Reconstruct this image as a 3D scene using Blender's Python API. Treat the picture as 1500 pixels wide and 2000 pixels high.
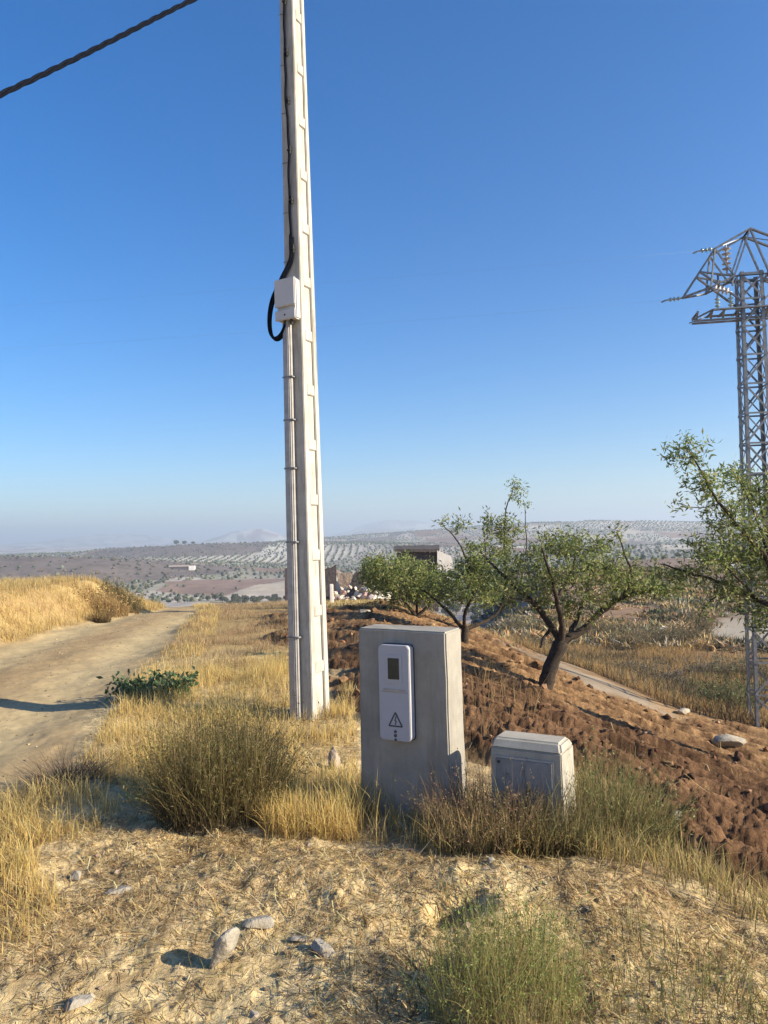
import bpy, bmesh, math, random
import numpy as np
from mathutils import Vector, Matrix
for o in list(bpy.data.objects): bpy.data.objects.remove(o)
SC = bpy.context.scene
COL = SC.collection
R = math.radians
rng = np.random.default_rng(7)
random.seed(7)

# ------------------------------------------------------------------ camera
EYE = np.array([0.0, 0.0, 1.6]); F = 1500.0
PITCH, ROLL = R(1.99), R(1.4)
_f = np.array([0, math.cos(PITCH), math.sin(PITCH)])
_u0 = np.array([0, -math.sin(PITCH), math.cos(PITCH)]); _r0 = np.array([1.0, 0, 0])
_r = math.cos(ROLL)*_r0 - math.sin(ROLL)*_u0
_u = math.cos(ROLL)*_u0 + math.sin(ROLL)*_r0
cd = bpy.data.cameras.new('camera'); cam = bpy.data.objects.new('camera', cd); COL.objects.link(cam)
cam.matrix_world = Matrix(((_r[0], _u[0], -_f[0], EYE[0]), (_r[1], _u[1], -_f[1], EYE[1]), (_r[2], _u[2], -_f[2], EYE[2]), (0, 0, 0, 1)))
cd.sensor_fit = 'VERTICAL'; cd.sensor_height = 36.0; cd.sensor_width = 27.0; cd.lens = 36.0*F/2000.0
cd.clip_start = 0.05; cd.clip_end = 30000
SC.camera = cam

# ------------------------------------------------------------------ world and sun
SUN_EL, SUN_AZ = 24.0, 107.0      # azimuth measured clockwise from +Y
w = bpy.data.worlds.new('World'); SC.world = w; w.use_nodes = True
nt = w.node_tree; nt.nodes.clear()
sky = nt.nodes.new('ShaderNodeTexSky'); sky.sky_type = 'NISHITA'; sky.sun_disc = False
sky.sun_elevation = R(SUN_EL); sky.sun_rotation = R(SUN_AZ)
sky.altitude = 800; sky.air_density = 1.08; sky.dust_density = 1.1; sky.ozone_density = 4.5
hsv = nt.nodes.new('ShaderNodeHueSaturation'); hsv.inputs['Saturation'].default_value = 1.33; hsv.inputs['Hue'].default_value = 0.506
bg = nt.nodes.new('ShaderNodeBackground'); bg.inputs[1].default_value = 0.085
wo = nt.nodes.new('ShaderNodeOutputWorld')
nt.links.new(sky.outputs[0], hsv.inputs['Color']); nt.links.new(hsv.outputs[0], bg.inputs[0]); nt.links.new(bg.outputs[0], wo.inputs[0])
sd = bpy.data.lights.new('sun', 'SUN'); sd.energy = 5.0; sd.angle = R(0.53); sd.color = (1.0, 0.885, 0.68)
sun = bpy.data.objects.new('sun', sd); COL.objects.link(sun)
_sv = Vector((math.sin(R(SUN_AZ))*math.cos(R(SUN_EL)), math.cos(R(SUN_AZ))*math.cos(R(SUN_EL)), math.sin(R(SUN_EL))))
sun.rotation_euler = _sv.to_track_quat('Z', 'Y').to_euler(); sun.location = (30, -10, 30)
SC.view_settings.view_transform = 'Standard'; SC.view_settings.look = 'None'
SC.view_settings.exposure = 1.2; SC.view_settings.gamma = 1.0; SC.view_settings.use_curve_mapping = False
SC.cycles.use_denoising = True
SC.cycles.max_bounces = 6; SC.cycles.diffuse_bounces = 2; SC.cycles.glossy_bounces = 2
SC.cycles.transmission_bounces = 3; SC.cycles.transparent_max_bounces = 6; SC.cycles.volume_bounces = 0
SC.cycles.sample_clamp_indirect = 6.0

# ------------------------------------------------------------------ noise
def _hash(ix, iy, s):
    h = (ix.astype(np.int64)*374761393 + iy.astype(np.int64)*668265263 + s*1442695041) & 0xFFFFFFFF
    h = ((h ^ (h >> 13))*1274126177) & 0xFFFFFFFF
    h = ((h ^ (h >> 16))*2246822519) & 0xFFFFFFFF
    return (h ^ (h >> 15)) / 4294967296.0
def vn(x, y, s=0):
    xi = np.floor(x); yi = np.floor(y); fx = x-xi; fy = y-yi
    fx = fx*fx*(3-2*fx); fy = fy*fy*(3-2*fy)
    a = _hash(xi, yi, s); b = _hash(xi+1, yi, s); c = _hash(xi, yi+1, s); d = _hash(xi+1, yi+1, s)
    return (a*(1-fx)+b*fx)*(1-fy) + (c*(1-fx)+d*fx)*fy - 0.5
def fbm(x, y, s=0, o=4, g=0.5):
    t = 0; a = 1.0
    for k in range(o):
        t = t + a*vn(x*2**k + 17.3*k, y*2**k - 9.1*k, s+k); a *= g
    return t
def sstep(a, b, x):
    t = np.clip((x-a)/(b-a), 0, 1); return t*t*(3-2*t)
def smax(a, b, k):
    h = np.clip(0.5+0.5*(a-b)/k, 0, 1); return b*(1-h)+a*h + k*h*(1-h)

# ------------------------------------------------------------------ the land
def road_l(y): return np.interp(y, [0, 5, 13, 23, 30, 40], [-6.0, -6.2, -6.6, -6.7, -9.0, -14.0])
def road_r(y): return np.interp(y, [0, 5.6, 8.6, 12.9, 20.5, 26, 32, 40], [-2.1, -2.35, -2.9, -3.55, -4.9, -6.6, -9, -13])
def near_z(x, y):
    z = -0.0028*np.maximum(y-12.5, 0)**2
    x0 = np.interp(y, [0, 4, 5, 12, 40], [1.5, 1.35, 1.15, 0.05, 0.0])
    d = x-x0
    zr = -0.36*(np.sqrt(d*d+0.25)+d)/2
    zr = smax(zr, np.full_like(zr, -2.75), 0.7)
    z = smax(z + zr, np.full_like(z, -3.6), 0.6)
    e = road_l(y) - x
    bank = sstep(-0.05, 1.3, e + 0.35*vn(x*0.9, y*0.6, 5))*(0.86+0.22*vn(x*0.35, y*0.3, 6))
    z = z + bank*(1-sstep(20.0, 27.0, y)) + 0.10*sstep(0.0, 0.8, e)*sstep(20, 27, y)
    return z
def gs(x, y, cx, cy, sx, sy, rot=0.0):
    c, s = math.cos(rot), math.sin(rot); u = (x-cx)*c+(y-cy)*s; v = -(x-cx)*s+(y-cy)*c
    return np.exp(-((np.abs(u)/sx)**2.4 + (np.abs(v)/sy)**2.0)*0.7)
def far_z(x, y):
    r = np.hypot(x, y)
    z = np.interp(r, [0, 30, 45, 90, 180, 400, 900, 2500, 6000, 12000], [-1, -1.5, -4.2, -11, -19, -25, -24, -15, 5, 5])
    bt = sstep(0.10, 0.22, x/np.maximum(np.abs(y), 1.0))*(y > 0)
    z = z*(1-bt) + bt*np.interp(r, [0, 45, 110, 210, 400, 900, 2500, 6000, 12000], [-3.0, -3.3, -3.3, -13, -23, -24, -15, 5, 5])
    z = z + 6.5*fbm(x/230, y/230, 21, 4)*sstep(120, 350, r)
    z = z + 2.0*fbm(x/60, y/60, 31, 3)*sstep(100, 200, r) + 0.5*fbm(x/12, y/12, 35, 3)*sstep(45, 80, r)
    z = z + 15*gs(x, y, -236, 1000, 132, 150)                 # flat-topped scrub hill
    z = z + 14*gs(x, y, -40, 1120, 120, 160)
    z = z + 19*gs(x, y, -270, 560, 135, 110)                 # brown hill on the left
    z = z + 11*gs(x, y, -420, 1050, 260, 160)
    z = z + 30*gs(x, y, 60, 1650, 420, 260, 0.2) + 10*gs(x, y, 110, 950, 130, 120)
    z = z + 34*gs(x, y, 620, 1500, 420, 240) + 13*gs(x, y, 260, 700, 120, 110)
    z = z + 12*gs(x, y, 130, 330, 60, 60) 
    z = z + 66*gs(x, y, -720, 4300, 170, 300) + 60*gs(x, y, 60, 4500, 330, 300) + 40*gs(x, y, 1500, 4300, 700, 300)
    z = z + 150*gs(x, y, 130, 6200, 420, 400) + 120*gs(x, y, 1900, 6200, 500, 400) + 85*gs(x, y, -2200, 6000, 500, 400)
    z = z + 30*fbm(x/420, y/420, 41, 4)*sstep(2600, 4500, r)
    return z
def macro(x, y):
    x = np.asarray(x, float); y = np.asarray(y, float); r = np.hypot(x, y)
    t = sstep(27, 60, r)
    return near_z(x, y)*(1-t) + far_z(x, y)*t
def ray(px, py): return _f + (px-750)/F*_r + (1000-py)/F*_u
def at(px, py, depth):                   # point seen at a pixel, at a camera depth in metres
    return EYE + ray(px, py)*depth
_ts = np.concatenate([np.arange(1.5, 60, 0.01), np.geomspace(60, 6000, 4000)])
def gnd(px, py):                         # where the sight line meets the ground
    P = EYE[None, :] + _ts[:, None]*ray(px, py)[None, :]
    k = np.argmax(P[:, 2] < macro(P[:, 0], P[:, 1]))
    return P[k, :2]
def gpoly(pts): return np.array([gnd(*p) for p in pts])
def pip(poly, x, y):
    c = np.zeros(np.shape(x), bool); n = len(poly)
    for i in range(n):
        x1, y1 = poly[i]; x2, y2 = poly[(i+1) % n]
        m = (y1 > y) != (y2 > y)
        c ^= m & (x < (x2-x1)*(y-y1)/((y2-y1) if y2 != y1 else 1e-9) + x1)
    return c
def soft(poly, x, y, w=0.25, wob=0.5, fr=1.3, s=50):
    lo = poly.min(0)-w-wob; hi = poly.max(0)+w+wob
    m = (x > lo[0]) & (x < hi[0]) & (y > lo[1]) & (y < hi[1])
    out = np.zeros(np.shape(x))
    if not m.any(): return out
    xs = x[m]; ys = y[m]; k = np.clip(ys/8, 0.4, 2.0)
    xs = xs + wob*k*vn(xs*fr, ys*fr, s) ; ys = ys + wob*k*vn(xs*fr, ys*fr, s+1)
    a = np.zeros(xs.shape)
    for i in range(8):
        th = i*math.pi/4+0.3; rr = w*(0.45 if i % 2 else 1.0)
        a += pip(poly, xs+rr*k*math.cos(th), ys+rr*k*math.sin(th))
    out[m] = a/8
    return out
FIELD = gpoly([(548, 1245), (556, 1206), (700, 1190), (900, 1212), (960, 1240), (1050, 1304), (1250, 1385), (1400, 1412), (1500, 1434), (1800, 1490), (2000, 1700), (1750, 1860), (1500, 1775), (1330, 1690), (1225, 1615), (1130, 1545), (905, 1485), (700, 1380), (640, 1330)])
PATH = gpoly([(915, 1224), (990, 1224), (1060, 1270), (1150, 1316), (1300, 1378), (1250, 1376), (1050, 1303), (960, 1242)])
TRACK = gpoly([(1362, 1240), (1400, 1210), (1480, 1196), (1640, 1196), (1640, 1256), (1500, 1262), (1440, 1254)])
def m_road(x, y):
    wl = 0.35*vn(x*1.1, y*1.1, 61)+0.12*vn(x*4, y*4, 62)
    return sstep(-0.15, 0.2, x-road_l(y)+wl)*sstep(-0.2, 0.25, road_r(y)-x+wl)*(1-sstep(32, 40, y))*sstep(-6, 0, y)
def m_field(x, y): return soft(FIELD, x, y, 0.22, 0.7)
def m_path(x, y): return soft(PATH, x, y, 0.3, 0.9)
def m_track(x, y): return soft(TRACK, x, y, 0.3, 0.5)
RD = np.array([0.90, -0.43])             # direction of the plough rows
def micro(x, y, fm=None, rm=None):
    r = np.hypot(x, y); nf = 1-sstep(25, 55, r)
    fm = m_field(x, y) if fm is None else fm; rm = m_road(x, y) if rm is None else rm
    h = 0.05*fbm(x*1.1, y*1.1, 71, 3)
    fg = 1-sstep(9, 16, r)
    h = h + fg*(1-fm)*(1-rm)*(0.026*fbm(x*4.5, y*4.5, 75, 3, 0.6) + 0.020*np.maximum(fbm(x*17, y*17, 79, 3, 0.65), -0.1))
    h = h + (0.09*np.exp(-(((x-0.9)/1.1)**2+((y-3.55)/0.35)**2)) + 0.05*np.exp(-(((x+0.5)/0.8)**2+((y-3.7)/0.3)**2)) - 0.13*np.exp(-(((x-0.27)/0.11)**4+((y-3.30)/0.07)**4)) - 0.08*np.exp(-(((x-0.12)/0.10)**4+((y-3.0)/0.06)**4)) - 0.07*np.exp(-(((x-0.02)/0.16)**4+((y-2.72)/0.09)**4)) - 0.06*np.exp(-(((x+1.05)/0.1)**4+((y-2.55)/0.06)**4)) + 0.05*np.exp(-(((x-0.45)/0.12)**2+((y-3.25)/0.1)**2)))
    v = -x*RD[1] + y*RD[0]; u = x*RD[0]+y*RD[1]
    ph = v/0.62 + 0.5*vn(u*0.5, v*0.5, 81)
    fur = 0.14*np.cos(2*math.pi*ph)*(0.5+1.0*(vn(u*0.7, v*2, 83)+0.5))
    clod = 0.03*np.maximum(fbm(x*2.6, y*2.6, 85, 3, 0.6), -0.2) + 0.045*np.abs(fbm(x*9, y*8, 88, 4, 0.75)) + 0.035*np.maximum(fbm(x*19, y*19, 95, 3, .7), -0.15)
    h = h + fm*(fur + clod*(1-0.2*sstep(6.5, 12, r)) - 0.03)
    c = (road_l(y)+road_r(y))/2; q = (x-c)
    h = h + rm*(-0.03 - 0.045*(np.exp(-((q-0.95)/0.4)**2)+np.exp(-((q+0.85)/0.4)**2)) + 0.015*fbm(x*3, y*3, 91, 3) + 0.006*fbm(x*18, y*18, 93, 2))
    return h*nf
def H(x, y):
    x = np.asarray(x, float); y = np.asarray(y, float)
    return macro(x, y) + micro(x, y)
def gz(p): return float(H(np.array([p[0]]), np.array([p[1]]))[0])
def gp(px, py):
    p = gnd(px, py); return Vector((p[0], p[1], gz(p)))

# ------------------------------------------------------------------ mesh helpers
def tag(o, label=None, cat=None, group=None, kind=None):
    if label: o['label'] = label
    if cat: o['category'] = cat
    if group: o['group'] = group
    if kind: o['kind'] = kind
    return o
def empty(name, loc, label, cat, group=None, rz=0.0):
    o = bpy.data.objects.new(name, None); COL.objects.link(o); o.location = loc; o.rotation_euler = (0, 0, rz)
    o.empty_display_size = 0.2
    bpy.context.view_layer.update()
    return tag(o, label, cat, group)
def np_mesh(name, V, faces, mat, col=None, smooth=False, parent=None):
    """faces: list of (n,k) index arrays"""
    me = bpy.data.meshes.new(name); V = np.asarray(V, np.float32)
    me.vertices.add(len(V)); me.vertices.foreach_set('co', V.ravel())
    faces = [f for f in faces if len(f)]
    li = np.concatenate([f.ravel() for f in faces]).astype(np.int32)
    tot = np.concatenate([np.full(len(f), f.shape[1]) for f in faces]).astype(np.int32)
    st = np.concatenate([[0], np.cumsum(tot)[:-1]]).astype(np.int32)
    me.loops.add(len(li)); me.loops.foreach_set('vertex_index', li)
    me.polygons.add(len(tot)); me.polygons.foreach_set('loop_start', st); me.polygons.foreach_set('loop_total', tot)
    me.polygons.foreach_set('use_smooth', np.full(len(tot), smooth, bool))
    if col is not None:
        a = me.attributes.new('Col', 'FLOAT_COLOR', 'POINT')
        c = np.ones((len(V), 4), np.float32); c[:, :3] = np.clip(col, 0.004, 0.95); a.data.foreach_set('color', c.ravel())
    me.update(calc_edges=True); me.validate()
    me.materials.append(mat)
    o = bpy.data.objects.new(name, me); COL.objects.link(o)
    if parent: o.parent = parent
    return o
class MB:
    def __init__(s): s.v = []; s.f = []
    def add(s, vs, fs):
        b = len(s.v); s.v += [Vector(v) for v in vs]; s.f += [tuple(b+i for i in f) for f in fs]
    def hexa(s, p):   # 8 points: bottom 4 ccw, top 4 ccw
        s.add(p, [(3, 2, 1, 0), (4, 5, 6, 7), (0, 1, 5, 4), (1, 2, 6, 5), (2, 3, 7, 6), (3, 0, 4, 7)])
    def box(s, x0, x1, y0, y1, z0, z1):
        s.hexa([(x0, y0, z0), (x1, y0, z0), (x1, y1, z0), (x0, y1, z0), (x0, y0, z1), (x1, y0, z1), (x1, y1, z1), (x0, y1, z1)])
    def bar(s, a, b, w, h=None, up=(0, 0, 1)):
        a = Vector(a); b = Vector(b); h = w if h is None else h; d = (b-a).normalized(); up = Vector(up)
        if abs(d.dot(up)) > 0.95: up = Vector((1, 0, 0))
        x = d.cross(up).normalized(); y = x.cross(d).normalized()
        s.hexa([a-x*w/2-y*h/2, a+x*w/2-y*h/2, a+x*w/2+y*h/2, a-x*w/2+y*h/2, b-x*w/2-y*h/2, b+x*w/2-y*h/2, b+x*w/2+y*h/2, b-x*w/2+y*h/2])
    def tube(s, pts, rad, n=8, cap=True):
        pts = [Vector(p) for p in pts]; m = len(pts)
        if not hasattr(rad, '__len__'): rad = [rad]*m
        t0 = (pts[1]-pts[0]).normalized(); x = t0.cross(Vector((0.31, 0.2, 0.93))).normalized(); rings = []
        b = len(s.v)
        for i in range(m):
            t = (pts[min(i+1, m-1)]-pts[max(i-1, 0)]).normalized()
            x = (x - t*x.dot(t)).normalized(); y = t.cross(x)
            for k in range(n):
                a = 2*math.pi*k/n; s.v.append(pts[i]+(x*math.cos(a)+y*math.sin(a))*rad[i])
        for i in range(m-1):
            for k in range(n):
                k2 = (k+1) % n; s.f.append((b+i*n+k, b+i*n+k2, b+(i+1)*n+k2, b+(i+1)*n+k))
        if cap:
            s.f.append(tuple(b+k for k in reversed(range(n)))); s.f.append(tuple(b+(m-1)*n+k for k in range(n)))
    def lathe(s, a, d, prof, n=10):     # prof: (along, radius)
        a = Vector(a); d = Vector(d).normalized(); x = d.cross(Vector((0.3, 0.9, 0.2))).normalized(); y = d.cross(x); b = len(s.v)
        for (t, r_) in prof:
            for k in range(n):
                q = 2*math.pi*k/n; s.v.append(a+d*t+(x*math.cos(q)+y*math.sin(q))*max(r_, 1e-4))
        for i in range(len(prof)-1):
            for k in range(n):
                k2 = (k+1) % n; s.f.append((b+i*n+k, b+i*n+k2, b+(i+1)*n+k2, b+(i+1)*n+k))
        s.f.append(tuple(b+k for k in reversed(range(n)))); s.f.append(tuple(b+(len(prof)-1)*n+k for k in range(n)))
    def build(s, name, mat, parent=None, smooth=False, bevel=0.0, seg=2):
        me = bpy.data.meshes.new(name); me.from_pydata([tuple(v) for v in s.v], [], s.f)
        bm = bmesh.new(); bm.from_mesh(me); bmesh.ops.recalc_face_normals(bm, faces=bm.faces)
        if bevel:
            bmesh.ops.bevel(bm, geom=[e for e in bm.edges if len(e.link_faces) == 2 and e.calc_face_angle(0) > 0.3], offset=bevel, segments=seg, affect='EDGES', clamp_overlap=True)
        bm.to_mesh(me); bm.free()
        me.polygons.foreach_set('use_smooth', [smooth]*len(me.polygons))
        me.materials.append(mat)
        o = bpy.data.objects.new(name, me); COL.objects.link(o)
        if parent: o.parent = parent
        return o

# ------------------------------------------------------------------ materials
def new_mat(name):
    m = bpy.data.materials.new(name); m.use_nodes = True; t = m.node_tree
    return m, t, t.nodes['Principled BSDF']
def N(t, kind, **kw):
    n = t.nodes.new(kind)
    for k, v in kw.items():
        if k in n.inputs: n.inputs[k].default_value = v
        else: setattr(n, k, v)
    return n
def noise_mat(name, c1, c2, scale=6.0, rough=0.85, bump=0.3, bscale=60.0, bdist=0.004, metal=0.0, c3=None, stain=2.0, spec=0.3, streak=0):
    m, t, p = new_mat(name); L = t.links
    co = N(t, 'ShaderNodeTexCoord')
    n1 = N(t, 'ShaderNodeTexNoise', Scale=scale, Detail=8.0, Roughness=0.65)
    r1 = N(t, 'ShaderNodeValToRGB'); r1.color_ramp.elements[0].position = 0.33; r1.color_ramp.elements[1].position = 0.68
    r1.color_ramp.elements[0].color = (*c1, 1); r1.color_ramp.elements[1].color = (*c2, 1)
    L.new(co.outputs['Object'], n1.inputs['Vector']); L.new(n1.outputs['Fac'], r1.inputs['Fac'])
    out = r1.outputs['Color']
    if c3:
        n3 = N(t, 'ShaderNodeTexNoise', Scale=stain, Detail=6.0, Roughness=0.7)
        r3 = N(t, 'ShaderNodeValToRGB'); r3.color_ramp.elements[0].position = 0.5; r3.color_ramp.elements[1].position = 0.72
        mx = N(t, 'ShaderNodeMixRGB'); mx.inputs['Color2'].default_value = (*c3, 1)
        mp = N(t, 'ShaderNodeMapping'); mp.inputs['Scale'].default_value = (1, 1, 0.12 if streak else 1); L.new(co.outputs['Object'], mp.inputs['Vector']); L.new(mp.outputs['Vector'], n3.inputs['Vector']); L.new(n3.outputs['Fac'], r3.inputs['Fac']); L.new(r3.outputs['Color'], mx.inputs['Fac']); L.new(out, mx.inputs['Color1'])
        out = mx.outputs['Color']
    L.new(out, p.inputs['Base Color']); p.inputs['Roughness'].default_value = rough; p.inputs['Metallic'].default_value = metal
    p.inputs['Specular IOR Level'].default_value = spec
    if bump:
        n2 = N(t, 'ShaderNodeTexNoise', Scale=bscale, Detail=6.0, Roughness=0.6)
        b = N(t, 'ShaderNodeBump', Strength=bump, Distance=bdist)
        L.new(co.outputs['Object'], n2.inputs['Vector']); L.new(n2.outputs['Fac'], b.inputs['Height']); L.new(b.outputs['Normal'], p.inputs['Normal'])
    return m
def attr_mat(name, transl=0.0, rough=0.8, var=0.25, scale=40.0, bump=0.0, bdist=0.01, spec=0.15):
    m, t, p = new_mat(name); L = t.links
    a = N(t, 'ShaderNodeAttribute', attribute_name='Col')
    co = N(t, 'ShaderNodeTexCoord'); n1 = N(t, 'ShaderNodeTexNoise', Scale=scale, Detail=6.0, Roughness=0.7)
    mr = N(t, 'ShaderNodeMapRange'); mr.inputs['From Min'].default_value = 0.25; mr.inputs['From Max'].default_value = 0.75
    mr.inputs['To Min'].default_value = 1-var; mr.inputs['To Max'].default_value = 1+var
    mx = N(t, 'ShaderNodeMixRGB', blend_type='MULTIPLY'); mx.inputs['Fac'].default_value = 1.0
    L.new(co.outputs['Object'], n1.inputs['Vector']); L.new(n1.outputs['Fac'], mr.inputs['Value'])
    L.new(a.outputs['Color'], mx.inputs['Color1']); L.new(mr.outputs['Result'], mx.inputs['Color2'])
    L.new(mx.outputs['Color'], p.inputs['Base Color']); p.inputs['Roughness'].default_value = rough; p.inputs['Specular IOR Level'].default_value = spec
    if bump:
        n2 = N(t, 'ShaderNodeTexNoise', Scale=scale*1.7, Detail=8.0, Roughness=0.7)
        b = N(t, 'ShaderNodeBump', Strength=bump, Distance=bdist)
        L.new(co.outputs['Object'], n2.inputs['Vector']); L.new(n2.outputs['Fac'], b.inputs['Height']); L.new(b.outputs['Normal'], p.inputs['Normal'])
    if transl:
        tr = N(t, 'ShaderNodeBsdfTranslucent'); ms = N(t, 'ShaderNodeMixShader'); ms.inputs[0].default_value = transl
        L.new(mx.outputs['Color'], tr.inputs['Color']); L.new(p.outputs[0], ms.inputs[1]); L.new(tr.outputs[0], ms.inputs[2])
        L.new(ms.outputs[0], t.nodes['Material Output'].inputs['Surface'])
    return m
M_GROUND = attr_mat('earth', 0, 0.95, 0.5, 26.0, 0.9, 0.02, 0.1)
M_SOIL = attr_mat('ploughed_soil', 0, 0.95, 0.5, 22.0, 1.0, 0.03, 0.1)
M_ROAD = attr_mat('road_dust', 0, 0.95, 0.18, 14.0, 0.35, 0.01, 0.1)
M_FAR = attr_mat('hill_soil', 0, 0.95, 0.15, 0.2, 0.0, 0.01, 0.05)
M_GRASS = attr_mat('dry_grass', 0.55, 0.7, 0.15, 30.0)
M_LEAF = attr_mat('leaf', 0.42, 0.55, 0.15, 20.0, spec=0.3)
M_CLOD = attr_mat('clod', 0, 0.95, 0.3, 30.0, 0.4, 0.01)
M_OLIVE = attr_mat('olive_foliage', 0.1, 0.8, 0.2, 1.0)
M_BARK = noise_mat('bark', (0.018, 0.013, 0.010), (0.07, 0.052, 0.04), 22, 0.95, 0.9, 70, 0.012)
M_CONC = noise_mat('pole_concrete', (0.36, 0.34, 0.305), (0.47, 0.445, 0.40), 7, 0.9, 0.5, 90, 0.003, c3=(0.25, 0.225, 0.185), stain=16.0, streak=1)
M_PED = noise_mat('rendered_concrete', (0.24, 0.222, 0.192), (0.34, 0.315, 0.272), 5, 0.9, 0.35, 45, 0.004, c3=(0.20, 0.178, 0.145), stain=9, streak=1)
M_CAB = noise_mat('cabinet_concrete', (0.28, 0.26, 0.22), (0.38, 0.355, 0.305), 10, 0.9, 0.4, 120, 0.002, c3=(0.36, 0.32, 0.27), stain=6)
M_PLAST = noise_mat('grey_plastic', (0.36, 0.355, 0.385), (0.41, 0.405, 0.435), 4, 0.5, 0.05, 200, 0.0005, spec=0.4)
M_PLAST2 = noise_mat('white_plastic', (0.46, 0.45, 0.44), (0.53, 0.52, 0.51), 4, 0.55, 0.05, 200, 0.0005, spec=0.4)
M_DUCT = noise_mat('galvanised_duct', (0.30, 0.285, 0.275), (0.42, 0.40, 0.385), 14, 0.55, 0.1, 60, 0.001, metal=0.35)
M_STEEL = noise_mat('galvanised_steel', (0.15, 0.155, 0.165), (0.27, 0.275, 0.28), 9, 0.5, 0.1, 60, 0.001, metal=0.3)
M_DOOR = noise_mat('cabinet_door', (0.20, 0.195, 0.19), (0.27, 0.262, 0.252), 6, 0.7, 0.2, 60, 0.001, c3=(0.15, 0.14, 0.13), stain=5)
M_DARK = noise_mat('dark_seam', (0.03, 0.03, 0.03), (0.05, 0.05, 0.05), 20, 0.8, 0)
M_CABLE = noise_mat('black_cable', (0.004, 0.005, 0.010), (0.010, 0.012, 0.020), 30, 0.95, 0.1, 80, 0.001, spec=0.05)
M_PANE = noise_mat('meter_window', (0.045, 0.045, 0.033), (0.07, 0.068, 0.05), 12, 0.4, 0, spec=0.15)
M_SIGN = noise_mat('sign_black', (0.05, 0.055, 0.07), (0.08, 0.085, 0.1), 30, 0.7, 0)
M_GLASS = noise_mat('insulator_glass', (0.22, 0.30, 0.29), (0.40, 0.48, 0.46), 12, 0.12, 0, spec=0.7)
M_PORC = noise_mat('insulator_porcelain', (0.30, 0.25, 0.23), (0.55, 0.52, 0.50), 8, 0.2, 0, spec=0.7)
M_STONE = noise_mat('pale_stone', (0.24, 0.215, 0.175), (0.40, 0.36, 0.30), 14, 0.95, 0.8, 50, 0.012, c3=(0.22, 0.165, 0.105), stain=5)
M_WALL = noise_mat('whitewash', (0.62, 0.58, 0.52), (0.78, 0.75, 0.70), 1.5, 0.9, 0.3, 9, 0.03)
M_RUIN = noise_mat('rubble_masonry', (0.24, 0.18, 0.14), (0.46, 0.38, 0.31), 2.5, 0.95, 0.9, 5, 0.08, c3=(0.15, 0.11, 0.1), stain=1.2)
M_RUIND = noise_mat('dark_shaded_masonry', (0.06, 0.05, 0.055), (0.11, 0.09, 0.095), 2.0, 0.95, 0.6, 6, 0.05)  # darkened masonry: shade on the ruin's walls put into the colour
M_TILE = noise_mat('old_roof', (0.05, 0.045, 0.045), (0.10, 0.085, 0.08), 3.0, 0.9, 0.5, 8, 0.05)

# ------------------------------------------------------------------ ground sheet
PAL = 1.2*np.array([(.38, .345, .29), (.33, .285, .225), (.25, .19, .145), (.40, .375, .33), (.19, .13, .10), (.16, .095, .07), (.31, .275, .235), (.23, .21, .165), (.135, .108, .092), (.33, .28, .24)])
OLV = np.array([1, 1, 0.5, 1, 0.1, 0, 1, 1, 0.05, 0.9])      # share of planted spots per palette entry
def cell(x, y, size=64.0):
    wx = x + 22*vn(x/70, y/70, 101); wy = y*0.8 + 22*vn(x/70, y/70, 102)
    size = size*(1+0*x); gx = np.floor(wx/size); gy = np.floor(wy/size)
    best = np.full(x.shape, 1e18); bi = np.zeros(x.shape); bj = np.zeros(x.shape)
    for i in (-1, 0, 1):
        for j in (-1, 0, 1):
            cx = gx+i; cy = gy+j
            px = (cx+0.15+0.7*_hash(cx, cy, 5))*size; py = (cy+0.15+0.7*_hash(cx, cy, 6))*size
            d = (px-wx)**2+(py-wy)**2; m = d < best
            best = np.where(m, d, best); bi = np.where(m, cx, bi); bj = np.where(m, cy, bj)
    return bi, bj
def cell_kind(x, y):
    r = np.hypot(x, y)
    bi, bj = cell(x, y); k = (_hash(bi, bj, 9)*len(PAL)).astype(int)
    t = x/np.maximum(y, 1.0)
    scrub = (gs(x, y, -236, 1000, 122, 134) > 0.42) & (x < -144)          # scrub cap of the flat hill
    pale = (gs(x, y, -236, 1000, 140, 150) > 0.3) & (x >= -144) & (x < -90) & (y < 1110)
    strip = (gs(x, y, -236, 940, 170, 190) > 0.30) & ~scrub & ~pale & (y < 940)
    brown = gs(x, y, -270, 560, 135, 110) > 0.35
    k = np.where(pale, 3, k); k = np.where(strip, 0, k); k = np.where(brown, 8, k); k = np.where(scrub, 8, k)
    k = np.where((r < 150) & (t > -0.1), np.where(_hash(bi, bj, 12) < 0.5, 4, 7), k)
    return k, bi, bj, strip
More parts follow.
